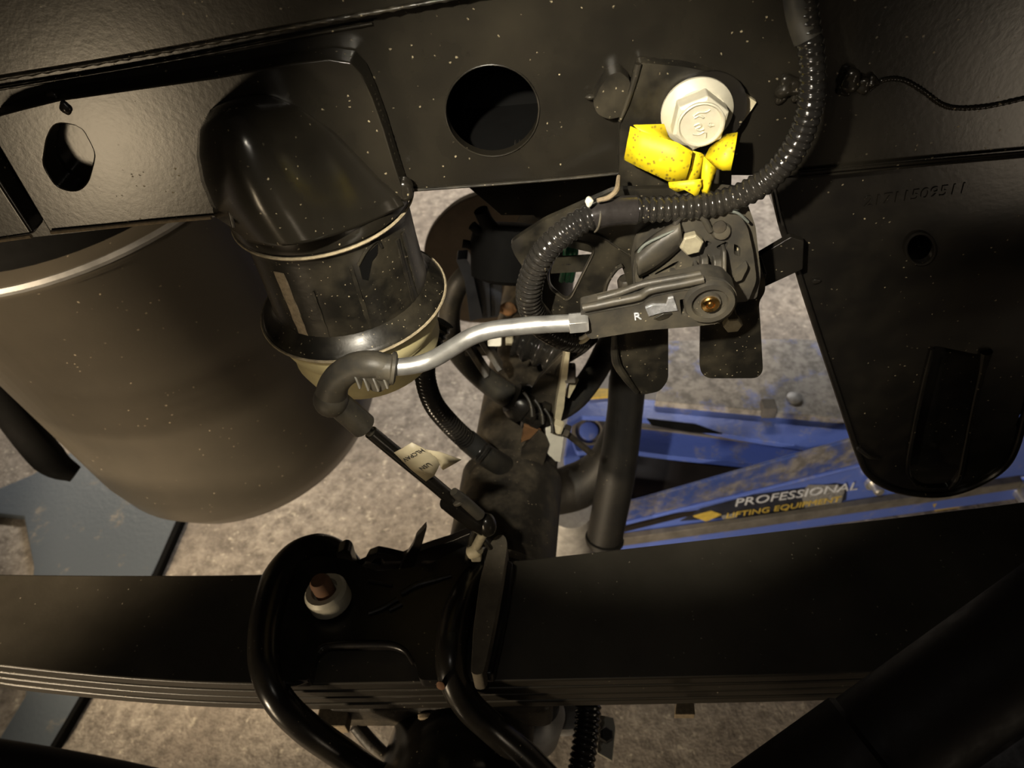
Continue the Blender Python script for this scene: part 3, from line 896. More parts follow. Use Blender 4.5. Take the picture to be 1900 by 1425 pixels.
part(lathe('bushing', pc+Vector((0, -.0015, 0)), (0, -1, 0), [(0, RB*.36), (.0018, RB*.36), (.0024, RB*.32), (.0020, RB*.18), (.0012, RB*.16), (.0022, RB*.10)], M_BRASS, lev, seg=32), 'brass pivot bushing')
part(plateY('silver_chip', [(1197, 572), (1212, 566), (1236, 566), (1240, 554), (1250, 552), (1258, 577), (1232, 580), (1204, 588)], YA-.0012, .0014, M_CHIP, lev, bevel=.0003), 'silvered label chip')
plateY('worn_print', [(1212, 592), (1232, 582), (1248, 582), (1240, 590), (1222, 596)], YA-.0006, .0008, M_DUSTY, arm, bevel=.0002)
ra = PY(1176, 594, YA-.0006)
text('letter_mark', 'R', ra, PY(1190, 592, YA)-PY(1176, 594, YA), PY(1174, 580, YA)-PY(1176, 594, YA), .0058, M_PRINT, lev)
rodp = [(1078, 600, .2655), (1050, 600, .2655), (1010, 602, .2652), (960, 606, .265), (910, 613, .264), (872, 626, .263), (840, 645, .262), (808, 664, .261), (780, 675, .260), (750, 680, .259), (718, 682, .258)]
part(tube('steel_rod', TY(rodp), 16.5, M_STEEL, arm, seg=22), 'bent silver steel rod')
e0, e1 = PY(1056, 600, .2653), PY(1092, 597, .2655)
part(hexhead('crimped_end', e0, e1-e0, px(e0, 21), (e1-e0).length, M_STEEL, arm, rot=.4), 'flattened steel end')

lk = thing('sensor_link', 'thin black drop link with elbow ball joint, rising from axle to steel rod', 'link')
c0, c1 = PY(736, 684, .2585), PY(700, 680, .258)
lathe('collar', c0, c1-c0, [(0, px(c0, 24)), (.0008, px(c0, 31)), (.0022, px(c0, 31)), (.003, px(c0, 26)), (.009, px(c0, 25))], M_PLASTIC, lk, seg=30)
tube('elbow_socket', TY([(722, 682, .258), (692, 676, .2585), (660, 680, .260), (634, 695, .261), (619, 715, .262), (613, 742, .2625)]), [23, 26, 27, 27, 28, 31], M_PLASTIC, lk, seg=24)
for i, (x, y) in enumerate([(715, 700), (698, 705), (680, 704), (664, 700)]):
    c = PY(x, y, .2545)
    box('rib', c, (rt*.9+up*.35)*px(c, 6), Vector((0, .006, 0)), (up-rt*.4)*px(c, 30), M_PLASTIC, lk, bevel=.0006)
plateY('rib_web', [(644, 708), (660, 690), (730, 690), (728, 712), (706, 728), (690, 726), (672, 704), (655, 706)], .2535, .006, M_PLASTIC, lk, r=4)
blob('ball_joint', PY(614, 742, .2615), 33, M_PLASTIC, lk, (1, 1, 1), 60, 0.0)
tube('lower_sleeve', TY([(618, 742, .262), (640, 760, .263), (674, 790, .264)]), [25, 25, 25], M_PLASTIC, lk, seg=24, smooth=40)
tube('neck', TY([(668, 785, .264), (690, 804, .2645), (705, 818, .265)]), 9.5, M_PLASTIC, lk, seg=16)
tube('rod', TY([(688, 802, .2645), (740, 845, .266), (800, 894, .268), (852, 938, .270)]), 13, M_RAIL2, lk, seg=18)
tube('lower_socket', TY([(832, 928, .2695), (852, 944, .270), (880, 964, .271), (897, 978, .272)]), [20, 20, 21, 17], M_RAIL2, lk, seg=20)
tube('socket_clip', TY([(842, 912, .267), (862, 930, .268), (890, 956, .269)]), [8, 11, 11], M_PLASTIC, lk, seg=14)
lathe('clip_ring', PY(848, 924, .2685), PY(880, 950, .2685)-PY(848, 924, .2685), [(0, px(pc, 18)), (.0006, px(pc, 20)), (.002, px(pc, 20)), (.0026, px(pc, 18))], M_PLASTIC, lk, seg=24)
blob('lower_ball', PY(904, 974, .271), 22, M_RAIL2, lk, (.8, .9, 1.2), 61, 0.02)
tube('ball_stud', TY([(900, 985, .272), (888, 1006, .273), (876, 1030, .276)]), 9, M_ZINC2, lk, seg=14)
# paper label wrapped as a flag round the rod
lb = thing('rod_label', 'cream printed paper label wrapped round the thin link rod', 'label')
sheet('wrap', [[(726, 842, .2630), (746, 832, .2615), (764, 821, .2620)], [(744, 857, .2630), (766, 846, .2612), (788, 833, .2622)], [(762, 872, .2632), (786, 860, .2616), (808, 848, .2628)],
               [(790, 893, .2640), (806, 882, .2625), (816, 862, .2636)]], M_PAPER, lb, th=.0003)
sheet('flag_end', [[(788, 834, .2625), (815, 838, .2640), (856, 853, .2670)], [(802, 848, .2630), (822, 856, .2645), (840, 862, .2665)], [(816, 862, .2637), (818, 868, .2648), (822, 872, .2660)]], M_PAPER, lb, th=.0003)
for s_, (x, y) in (('HLCPAV', (782, 832)), ('USN', (795, 858))):
    o_ = PY(x, y, .2608)
    t_ = text('print', s_, o_, PY(x-20, y+11, .2608)-o_, PY(x+8, y+10, .2608)-o_, .0040, M_INK, lb, ext=.0001)

# ================================================================== MAIN WIRE LOOM
wl = thing('wire_loom', 'thick black corrugated wire loom sweeping from the upper rail to the silver rod', 'cable loom')
lp = [(1492, -60, .292), (1494, 20, .290), (1503, 80, .286), (1508, 140, .283), (1503, 200, .281), (1482, 260, .281), (1446, 312, .282), (1396, 352, .283), (1330, 377, .284), (1260, 386, .284),
      (1190, 389, .284), (1140, 391, .283), (1090, 405, .281), (1046, 432, .279), (1010, 468, .279), (988, 510, .281), (981, 552, .285), (990, 582, .291), (1012, 608, .300), (1046, 626, .306), (1080, 632, .312)]
loom('corrugated_tube', TY(lp), 25, M_LOOM, wl, pitch=.0031, depth=.15, jitter=.012)
tube('tape_wrap', TY([(1098, 402, .2812), (1120, 395, .2822), (1150, 391, .2832), (1180, 389, .284)]), 27, M_TAPE, wl, seg=28)
tube('tape_tail', TY([(1474, -30, .291), (1484, 30, .290), (1500, 72, .287)]), [24, 25, 27], M_RUBBER, wl, seg=20)
tube('wire', TY([(1070, 628, .309), (1082, 626, .302), (1092, 618, .298)]), 4, M_WHITE, wl, seg=8)
tube('wire', TY([(1066, 636, .309), (1082, 634, .302), (1097, 622, .298)]), 3.5, M_CREAM, wl, seg=8)
ct = thing('cable_tie', 'small white cable tie tip on the taped part of the loom', 'cable tie')
blob('tie_head', PY(1093, 374, .276), 8, M_WHITE, ct, (1, .8, 1.2), 71, .15)
tube('tie_band', [PY(1104, 402, .2815)+d for d in [(rt*math.cos(a)*.25+up*math.sin(a)-fw*math.cos(a)*.97)*px(PY(1104, 402, .2815), 28.5) for a in [k*math.pi/8-1.6 for k in range(14)]]], 2, M_PLASTIC, ct, seg=6, sm=3)
td = tube('dirt_ridge', TY([(1108, 372, .2770), (1130, 366, .279), (1144, 352, .284), (1148, 328, .297)]), [4, 5, 5, 4], M_TANDUST, None, seg=8)
tag(td, 'ridge of tan dirt above the taped part of the loom', 'dirt')

# ================================================================== LEAF SPRING
ls = thing('leaf_spring', 'wide black leaf spring pack crossing the lower part', 'leaf spring')
bk = [(-1100, 985), (-300, 1052), (-100, 1062), (0, 1065), (250, 1067), (480, 1065), (720, 1056), (950, 1040), (1250, 1007), (1500, 978), (1700, 955), (1900, 930), (2200, 892), (3100, 770)]
fr = [(-1100, 1085), (-300, 1180), (-100, 1220), (0, 1236), (250, 1260), (480, 1270), (720, 1268), (950, 1264), (1250, 1258), (1500, 1252), (1700, 1244), (1900, 1234), (2200, 1215), (3100, 1130)]
zz = [.585, .556, .552, .550, .548, .547, .547, .548, .550, .553, .556, .560, .568, .60]
TH = .0085
drop = [0, .0118, .0225, .0345]
for L in range(4):
    v, f = [], []
    n = len(bk)
    P1 = spline([PZ(*bk[i], zz[i]) for i in range(n)], 4)
    P2 = spline([PZ(*fr[i], zz[i]) for i in range(n)], 4)
    m = len(P1)
    for i in range(m):
        t = i/(m-1)
        gap = drop[L] + (.006*max(0, .35-t)*L if L < 3 else .012*max(0, .35-t))
        a = P1[i]-Vector((0, .001*L, gap))
        b = P2[i]+Vector((0, .0006*L, -gap))
        v += [a, b, b-Vector((0, 0, TH)), a-Vector((0, 0, TH))]
    # each leaf underneath is a little shorter
    for i in range(m-1):
        for k in range(4):
            f.append((i*4+k, i*4+(k+1) % 4, i*4+4+(k+1) % 4, i*4+4+k))
    f += [(0, 1, 2, 3), tuple(len(v)-4+k for k in range(4))]
    obj('leaf', v, f, M_SPRING, ls, bevel=.0014, seg=3)
part(plateZ('wear_pad', [(1254, 1305), (1288, 1304), (1290, 1326), (1252, 1326)], .525, .006, M_TANDUST, ls), 'tan wear pad at the lower leaf')

# ================================================================== U BOLTS
def ubolt(name, label, pts, r):
    t = thing(name, label, 'u bolt', 'u bolts clamping the spring')
    tube('rod', [PT(*p) for p in pts], r, M_RAIL2, t, seg=22, sm=8)
    return t
u1 = ubolt('u_bolt', 'thick black u bolt arching over the spring at left, beside the cream nut',
           [(652, 1052, .56), (625, 1028, .552), (590, 1020, .545), (552, 1036, .534), (518, 1078, .515), (498, 1140, .495), (490, 1205, .477), (496, 1252, .467), (520, 1302, .463), (570, 1352, .470), (640, 1402, .486), (740, 1470, .51)],
           [22, 26, 30, 32, 33, 32, 30, 29, 29, 29, 28, 26])
u2 = ubolt('u_bolt', 'thick black u bolt crossing the spring right of the plate window',
           [(905, 1035, .54), (885, 1070, .512), (862, 1110, .490), (844, 1160, .473), (836, 1215, .459), (842, 1262, .456), (870, 1310, .461), (915, 1352, .468), (970, 1400, .484), (1040, 1470, .51)],
           [22, 27, 29, 30, 29, 28, 28, 28, 28, 26])
part(blob('rust_patch', PT(818, 1272, .447), 9, M_RUST, u2, (1, .3, 1.8), 80), 'rusty chip in the paint')

# ================================================================== SPRING PLATE
sp = thing('spring_plate', 'black spring clamp plate with a square window between the two u bolts', 'plate')
po = [(500, 1085), (548, 1050), (585, 1032), (640, 1036), (700, 1060), (790, 1050), (868, 1010), (900, 1030), (888, 1120), (872, 1200), (866, 1262), (778, 1262), (770, 1228), (752, 1204), (724, 1194), (604, 1196), (584, 1212), (574, 1262), (490, 1262), (486, 1150)]
ZP = .5565
plateZ('plate', roundp(po, 10), ZP, .009, M_CLAMP, sp, bevel=.002, seg=3)
tube('window_edge', TZ([(590, 1212, ZP), (602, 1200, ZP), (640, 1196, ZP), (690, 1195, ZP), (728, 1197, ZP), (752, 1208, ZP), (768, 1232, ZP)]), [5, 7, 7.5, 7.5, 7, 5, 4], M_CLAMP, sp, seg=12)
tube('front_lip', TZ([(492, 1240, ZP), (540, 1266, ZP-.004), (572, 1262, ZP-.002)]), [5, 6, 4], M_CLAMP, sp, seg=10)
YR = .288
part(plateY('rear_flange', [(640, 1062), (676, 1046), (684, 1032), (700, 1026), (722, 1030), (746, 1036), (760, 1030), (800, 1016), (838, 1004), (872, 990), (880, 1010), (870, 1060), (800, 1090), (640, 1100)], YR, .006, M_CLAMP, sp,
            [roundp([(688, 1046), (696, 1036), (708, 1036), (714, 1045), (704, 1048)], 4)], bevel=.001), 'upright rear flange with a small eye')
plateY('arrow_tab', [(738, 1112), (722, 1100), (748, 1040), (766, 1012), (772, 996), (790, 976), (791, 984), (784, 1008), (774, 1040), (752, 1094)], YR-.006, .004, M_CLAMP, sp)
tube('raised_weld', TZ([(684, 1138, ZP+.001), (710, 1128, ZP+.001), (738, 1112, ZP+.001)]), 5, M_CLAMP, sp, seg=10)
tube('raised_weld', TZ([(722, 1132, ZP+.001), (746, 1120, ZP+.001)]), 4.5, M_CLAMP, sp, seg=10)
tube('raised_weld', TZ([(744, 1102, ZP+.001), (772, 1086, ZP+.001), (800, 1078, ZP+.001), (838, 1068, ZP+.001)]), [5, 6, 5, 3], M_CLAMP, sp, seg=10)
tube('raised_weld', TZ([(684, 1078, ZP+.001), (704, 1082, ZP+.001), (728, 1086, ZP+.001)]), 3, M_CLAMP, sp, seg=10)
plateY('hook', [(622, 1028), (640, 1018), (650, 1024), (656, 1045), (660, 1062), (645, 1062), (634, 1046)], .283, .008, M_CLAMP, sp, r=6, bevel=.002)
# dusty cast ear at the right, with its clip
part(plateZ('cast_ear', [(908, 1010), (922, 992), (936, 992), (942, 1008), (934, 1062), (922, 1130), (908, 1200), (896, 1252), (874, 1252), (878, 1170), (890, 1080)], .578, .02, M_EAR, sp, r=10, bevel=.004, seg=3), 'dusty cast ear')
plateZ('ear_back', [(940, 1036), (952, 1042), (944, 1110), (928, 1190), (914, 1252), (900, 1252), (920, 1150)], .566, .012, M_CLAMP, sp, bevel=.002)
tube('link_bracket', TY([(866, 1046, .276), (872, 1010, .276), (882, 984, .276), (896, 1000, .274), (912, 1020, .272)]), 5, M_DUSTY, sp, seg=8)
cn = thing('link_clip', 'cream plastic clip under the lower end of the link', 'clip')
lathe('clip_body', PY(872, 1026, .2735), PY(902, 1014, .272)-PY(872, 1026, .2735), [(0, .0035), (.001, .0045), (.007, .0045), (.009, .0032)], M_CREAM, cn, seg=24)
box('clip_jaw', PY(884, 1032, .271), rt*.007, Vector((0, .005, 0)), up*.004, M_ZINC2, cn)
nt_ = thing('locking_nut', 'cream locking nut with a rusty stud inside the left u bolt', 'nut')
n0 = PZ(616, 1118, ZP)
lathe('nut_body', n0, (-.15, .1, 1), [(0, px(n0, 36)), (.002, px(n0, 40)), (.012, px(n0, 40)), (.0145, px(n0, 35)), (.0145, px(n0, 25)), (.010, px(n0, 23))], M_ZINC, nt_, seg=24, smooth=30)
part(lathe('stud', n0, (-.15, .1, 1), [(0, px(n0, 19)), (.022, px(n0, 19)), (.024, px(n0, 15))], M_RUST, nt_, seg=20), 'rust brown stud end')

# ================================================================== AXLE
axl = thing('axle_tube', 'dusty dark axle tube running away under the rail from the spring', 'axle')
a0 = PZ(948, 1330, .478)
a1 = PZ(935, 1000, .458)
a2 = PZ(985, 640, .458)
dirv = (a2-a1).normalized()
st = a1-dirv*0.20
en = a1+dirv*.45
RA = .039
tt = (en-st).length
lathe('tube', st, dirv, [(0, RA), (tt, RA)], M_AXLE, axl, seg=40)
lathe('tube_sleeve', st+dirv*.16, dirv, [(0, RA), (.003, RA*1.14), (.10, RA*1.14), (.104, RA)], M_AXLE, axl, seg=40)
# spring seat casting under the leaves
box('spring_seat', Vector((-.085, .238, .484)), Vector((.15, 0, 0)), Vector((0, .075, 0)), Vector((0, 0, .034)), M_AXLE, axl, bevel=.006)

# caliper/drum parts under the spring, dark
dr = thing('brake_drum_housing', 'dark rounded axle end housing under the spring between the u bolt legs', 'housing')
dc = Vector((-.075, .185, .452))
lathe('drum', dc, (0.05, 1, 0), [(-.09, .02), (-.085, .05), (-.03, .056), (0, .05), (.03, .045)], M_RAIL2, dr, seg=40, smooth=40)
tube('cast_web', TZ([(660, 1345, .47), (690, 1380, .46), (730, 1420, .45)]), 14, M_AXLE, dr, seg=12)
box('tan_pad', PZ(622, 1326, .49), rt*.02, Vector((0, .02, 0)), Vector((0, 0, .012)), M_TANDUST, dr)
lathe('grey_cap', PZ(978, 1362, .40), (0.2, .2, 1), [(0, .02), (.004, .024), (.03, .024), (.04, .018), (.042, .01)], M_STEELGREY, dr, seg=32)
blob('pale_drip', PZ(795, 1330, .495), 13, M_TANDUST, dr, (1.6, .5, .6), 83)

# small vertical loom and cream plate at the bottom
bl = thing('short_loom', 'short black corrugated hose hanging below the spring at the bottom', 'hose')
loom('corrugated_tube', TZ([(1092, 1300, .46), (1090, 1340, .455), (1084, 1390, .45), (1074, 1450, .44)]), 25, M_LOOM, bl, pitch=.004)
bp = thing('cream_plate', 'small cream plate with a black knob beside the short corrugated hose', 'plate')
plateZ('plate', [(1112, 1326), (1138, 1332), (1142, 1350), (1136, 1412), (1108, 1396)], .40, .003, M_WHITE, bp, bevel=.0004)
hexhead('knob', PZ(1124, 1366, .40), (0, -.2, 1), px(PZ(1124, 1366, .40), 14), .008, M_INK, bp)
pp = thing('pale_backing_disc', 'grey rounded disc edge behind the short corrugated hose', 'disc')
lathe('disc', PZ(1040, 1330, .38), (.2, .3, 1), [(0, .016), (.002, .019), (.01, .019), (.012, .016)], M_STEELGREY, pp, seg=30)

# ================================================================== SHOCK ABSORBER (behind)
sh = thing('shock_absorber', 'black upright shock absorber sleeve in front of the blue jack', 'shock absorber')
tube('sleeve', TY([(1170, 640, .52), (1160, 760, .50), (1144, 880, .475), (1120, 1008, .45)]), [34, 33, 35, 33], M_SHOCK, sh, seg=26)
s1 = PY(1121, 1004, .45)
lathe('sleeve_lip', s1, PY(1144, 880, .475)-s1, [(0, px(s1, 33)), (.001, px(s1, 36)), (.004, px(s1, 36)), (.005, px(s1, 33))], M_SHOCK, sh, seg=28)
tube('piston_rod', TY([(1122, 1000, .45), (1112, 1060, .44), (1104, 1110, .43)]), 13, M_STEELGREY, sh, seg=14)
tube('mount_arm', TY([(1152, 700, .515), (1148, 790, .505), (1120, 862, .50), (1070, 902, .495), (1010, 916, .49), (950, 918, .485)]), [22, 26, 36, 44, 42, 38], M_SHOCK, sh, seg=20)
ph = thing('jack_caster', 'pale grey metal caster cylinder on the floor behind the spring', 'caster')
cz = PZ(1060, 1040, 0)
lathe('post', Vector((cz.x, cz.y, 0)), (0, 0, 1), [(0, .048), (.03, .048), (.034, .036), (.12, .034), (.128, .03)], M_STEELGREY, ph, seg=32, smooth=35)
lathe('foot_ring', Vector((cz.x, cz.y, 0)), (0, 0, 1), [(0, .06), (.012, .06), (.016, .055)], M_STEELGREY, ph, seg=36)

# ================================================================== HOSES, CLIPS AND BRACKETS ON THE AXLE
sl_ = thing('small_loom', 'thin black corrugated loom dropping behind the silver rod to the axle', 'cable loom')
loom('corrugated_tube', TY([(824, 598, .36), (806, 628, .355), (792, 660, .355), (789, 700, .36), (804, 748, .365), (836, 788, .375), (872, 822, .385), (900, 844, .38)]), 20, M_LOOM, sl_, pitch=.0042, depth=.3)
tube('plain_end', TY([(866, 816, .385), (900, 844, .385), (936, 866, .405)]), 21, M_RUBBER, sl_, seg=20)
h1 = thing('brake_hose', 'smooth black rubber hose loop left of the silver rod', 'hose')
tube('hose', TY([(1010, 506, .60), (940, 502, .59), (890, 500, .58), (856, 520, .57), (838, 558, .565), (834, 600, .56), (842, 640, .54), (872, 678, .49), (918, 718, .455), (960, 745, .435)]), [16, 18, 19, 20, 20, 20, 20, 22, 23, 23], M_RUBBER, h1, seg=20)
h2 = thing('breather_hose', 'smooth black rubber hose curving down beside the left bracket leg', 'hose')
tube('hose', TY([(1160, 590, .50), (1130, 640, .51), (1104, 690, .49), (1070, 735, .46), (1030, 762, .44), (990, 770, .43)]), 23, M_RUBBER, h2, seg=20)
cc = thing('hose_connector', 'black ribbed connector joining two hoses on the axle', 'connector')
c0, c1 = PY(950, 738, .432), PY(1018, 778, .428)
lathe('body', c0, c1-c0, [(0, px(c0, 30)), (.006, px(c0, 38)), (.012, px(c0, 38)), (.013, px(c0, 30)), (.02, px(c0, 30)), (.021, px(c0, 40)), (.028, px(c0, 40)), (.03, px(c0, 28))], M_RAIL2, cc, seg=20, smooth=30)
for (x, y) in ((972, 728), (992, 742), (1010, 758)):
    q = PY(x, y, .408)
    tube('pale_band', [q+(rt*.3-up*.9)*px(q, k)*1.0+(rt*.5+up*.3)*px(q, 8*math.sin(k/50*3.1)) for k in (0, 12, 25, 38, 50)], 3, M_DUSTY, cc, seg=8)
rb = thing('ribbed_boot', 'black ribbed rubber boot on the axle under the silver rod', 'boot')
loom('bellows', TY([(962, 628, .455), (990, 640, .45), (1018, 652, .445), (1046, 666, .44)]), 38, M_LOOM, rb, pitch=.010, depth=.3)
tube('boot_stem', TY([(1040, 662, .44), (1072, 640, .43), (1090, 622, .42)]), [18, 20, 22], M_LOOM, rb, seg=14)
wb = thing('sensor_wire_boot', 'glossy taped wire stub below the silver rod end', 'wire')
tube('taped_stub', TY([(1010, 618, .33), (1035, 622, .335), (1060, 630, .34), (1078, 640, .345)]), [14, 20, 22, 16], M_TAPE, wb, seg=16)
bf = thing('fin_bracket', 'pair of grey metal fins behind the silver rod bend', 'bracket')
for (x, y) in ((884, 662), (908, 650)):
    q = PY(x, y, .47)
    box('fin', q, (rt*.8+up*.45)*px(q, 13), Vector((0, .01, 0)), (up*.85-rt*.55)*px(q, 74), M_AXLE, bf, bevel=.001)
box('fin_base', PY(893, 645, .485), rt*px(PY(893, 645, .485), 60), Vector((0, .01, 0)), up*px(PY(893, 645, .485), 18), M_AXLE, bf)
wbt = thing('white_clip_bolt', 'small white clip with grey nut under the silver rod', 'clip')
box('clip', PY(918, 628, .45), rt*px(PY(918, 628, .45), 26), Vector((0, .006, 0)), up*px(PY(918, 628, .45), 22), M_WHITE, wbt)
hexhead('nut', PY(938, 630, .45), rt, px(PY(938, 630, .45), 11), .006, M_ZINC2, wbt)
ap = thing('axle_bracket', 'thin tan dusted bracket plate standing on the axle', 'bracket')
YX = .415
part(plateY('edge_plate', [(1050, 648), (1058, 650), (1046, 760), (1036, 800), (1026, 800), (1034, 740)], YX, .02, M_CREAM, ap, bevel=.0004), 'cream dusted edge')
plateY('side_panel', [(968, 760), (1000, 700), (1040, 660), (1052, 652), (1036, 745), (1028, 795), (990, 830), (970, 800)], YX+.012, .004, M_AXLE, ap)
part(plateY('cream_flag', [(1012, 798), (1030, 792), (1046, 812), (1040, 858), (1030, 856), (1016, 842)], YX-.004, .003, M_WHITE, ap, bevel=.0004), 'cream painted flag')
plateY('lower_ear', [(968, 834), (1000, 800), (1014, 812), (1020, 826), (1006, 870), (978, 884), (962, 872)], YX-.006, .003, M_AXLE, ap)
part(plateY('rusty_corner', [(966, 822), (972, 790), (1004, 800), (1000, 808)], YX-.004, .003, M_ORANGE, ap), 'rust orange corner')
q = PY(1026, 790, YX-.008)
hexhead('nut', q, rt*.9-up*.3, px(q, 15), .008, M_CREAM, ap)
hexhead('nut', PY(1046, 798, YX-.008), rt*.9-up*.3, px(q, 13), .005, M_AXLE, ap)
tube('threaded_screw', TY([(1040, 796, YX-.008), (1066, 816, YX-.004), (1098, 842, YX)]), 6, M_AXLE, ap, seg=10)
box('small_block', PY(1058, 692, YX+.006), rt*px(q, 20), Vector((0, .008, 0)), up*px(q, 26), M_AXLE, ap)
plateY('tan_panel', [(1060, 700), (1074, 706), (1056, 740), (1048, 736)], YX+.01, .003, M_CREAM, ap)

# things beyond the sensor window
cl = thing('blue_black_clip', 'blue black plastic hose clip left of the corrugated loom', 'clip')
plateY('clip_leg', [(846, 482), (866, 480), (876, 500), (880, 520), (896, 590), (872, 596), (862, 520)], .56, .014, M_BLUEDARK, cl, r=4, bevel=.002)
plateY('clip_leg', [(870, 500), (925, 500), (932, 540), (926, 588), (892, 592), (886, 540)], .568, .012, M_BLUEDARK, cl, r=6, bevel=.002)
plateY('clip_rib', [(898, 506), (908, 506), (912, 588), (904, 590)], .564, .006, M_BLUEDARK, cl, bevel=.001)
ro = thing('rusty_nub', 'small orange rusty nub above the silver rod', 'fitting')
blob('nub', PY(942, 574, .60), 15, M_ORANGE, ro, (1.2, .6, .8), 90, .15)
lathe('nub_stem', PY(942, 574, .60), (0, .6, -1), [(0, .004), (.06, .004)], M_AXLE, ro, seg=10)
gw = thing('green_wires', 'bright green wire sheaths seen through the bracket window', 'wire')
for i, x in enumerate((1050, 1060, 1068)):
    tube('wire', TY([(x-2, 446, .36), (x, 466, .358), (x-4, 500, .36), (x-8, 520, .37)]), 5.5, M_GREEN, gw, seg=10)
stp = thing('printed_strap', 'pale grey printed strap crossing the bracket window', 'strap')
plateY('strap', [(1028, 478), (1098, 474), (1104, 480), (1092, 504), (1022, 508)], .345, .0015, M_STRAP, stp, bevel=.0003)
so = PY(1042, 493, .3445)
text('print', 'HL', so, PY(1062, 492, .3445)-so, up, .0040, M_PRINT, stp, ext=.0001)
plateY('strap_end', [(1048, 446), (1062, 442), (1098, 452), (1106, 462), (1102, 470), (1050, 458)], .342, .002, M_STRAP, stp, r=5, bevel=.0003)
bw = thing('bracket_rear_clip', 'black glossy clip edge inside the bracket window', 'clip')
tube('clip', TY([(1030, 458, .325), (1018, 480, .322), (1008, 506, .322), (1014, 536, .323), (1046, 562, .324)]), [13, 12, 12, 13, 10], M_RAIL2, bw, seg=14)

mf = thing('exhaust_muffler', 'dim brown exhaust muffler beyond the rail', 'muffler')
m0, m1 = PY(900, 450, .95), PY(1040, 380, 1.05)
lathe('shell', m0, m1-m0, [(-.05, .04), (-.04, .065), (0, .07), ((m1-m0).length, .07), ((m1-m0).length+.03, .06), ((m1-m0).length+.04, .04)], M_EXH, mf, seg=40)
for m_ in (m0, m1):
    lathe('hanger_rod', m_, (0, 0, 1), [(.04, .004), (1.075-m_.z, .004)], M_EXH, mf, seg=10)
part(plateY('heat_shield', [(782, 470), (800, 420), (850, 372), (930, 350), (1000, 380), (1010, 500), (960, 600), (850, 600), (800, 560)], .86, .012, M_EXH, mf, r=40, bevel=.004), 'dull brown heat shield')
cm = thing('cross_member', 'black cross member edge under the rail behind the sensor', 'cross member')
plateY('panel', [(860, 340), (1180, 300), (1180, 420), (1010, 430), (990, 400), (930, 400)], .44, .01, M_RAIL2, cm)
hb = thing('hub_fitting', 'black round fitting with stub pipes under the rail behind the loom', 'fitting')
hc = PY(948, 452, .50)
lathe('body', hc, (.1, .5, .9), [(-.03, .02), (-.026, .03), (0, .032), (.012, .03), (.015, .02)], M_BLACK, hb, seg=32)
for pts, r in (([(930, 440, .49), (905, 415, .49), (892, 390, .49)], 14), ([(920, 450, .49), (890, 430, .49), (876, 418, .49)], 9), ([(900, 470, .495), (872, 455, .495), (858, 452, .495)], 8), ([(905, 480, .50), (890, 460, .495)], 10)):
    tube('stub_pipe', TY(pts), r, M_BLACK, hb, seg=12)

# ================================================================== TANK
tk = thing('tank', 'large smooth dark grey rounded tank behind the rail at the left', 'tank')
TC, TA, RT, H = Vector((-.4085, .5943, .6956)), Vector((.1058, .0623, -1)), .1723, .3996
prof = [(0, RT*.80), (.0, RT*1.0), (.004, RT*1.02), (.010, RT*1.02), (.014, RT*.995), (H-.10, RT*.97), (H-.065, RT*.94), (H-.035, RT*.85), (H-.015, RT*.70), (H-.004, RT*.5), (H, RT*.25)]
shell = lathe('shell', TC, TA, prof, M_TANK, tk, seg=72, smooth=60)
part(lathe('rim_band', TC, TA, [(.002, RT*.99), (.000, RT*1.02), (.003, RT*1.03), (.006, RT*1.025)], M_STEELGREY, tk, seg=72, cap=(False, False)), 'pale rim edge')
lathe('lid', TC, TA, [(-.05, RT*.7), (-.035, RT*.88), (0.002, RT*.9), (.003, RT*.8)], M_BLACK, tk, seg=60)
sk = thing('mount_strap', 'dark strut bar left of the grey tank', 'strut')
tube('bar', TZ([(-60, 640, .46), (20, 760, .42), (90, 850, .39), (140, 880, .37)]), [34, 32, 30, 16], M_BLACK, sk, seg=16)

# ================================================================== STEEL PLATE ON THE FLOOR
fp = plateZ('steel_plate', [(420, 840), (330, 968), (284, 1062), (95, 1385), (-40, 1600), (-140, 1580), (-20, 1400), (46, 1292), (62, 1052), (44, 958), (-30, 950), (-60, 930), (60, 880), (200, 800)], .012, .012, M_PLATE, None, bevel=.002)
tag(fp, 'blue grey steel plate lying on the floor at the left below the tank', 'plate')
fd = plateZ('floor_seam', [(340, 958), (328, 962), (284, 1062), (92, 1385), (100, 1388), (294, 1062)], .014, .014, M_BLACK, None, bevel=.0005)
tag(fd, 'thin dark strip along the right edge of the steel plate', 'strip')

# ================================================================== FLOOR JACK
jk = thing('floor_jack', 'scuffed blue floor jack standing on the concrete behind the spring', 'floor jack')
# base channel
YJ = .685
def zp(pts, Z):
    return [PZ(x, y, Z) for x, y in pts]
plateZ('base_ledge', [(1120, 1014), (1150, 1010), (1400, 974), (1900, 905), (2100, 877), (2090, 856), (1900, 884), (1400, 960), (1150, 994)], .03, .03, M_BLUE, jk, bevel=.003)
plateZ('grimy_ledge', [(1130, 1004), (1150, 1001), (1400, 966), (1900, 894), (1890, 876), (1500, 941), (1400, 956), (1150, 989)], .045, .02, M_LEDGE, jk, bevel=.002)
side = [PZ(1140, 985, .045), PZ(1900, 875, .045)]
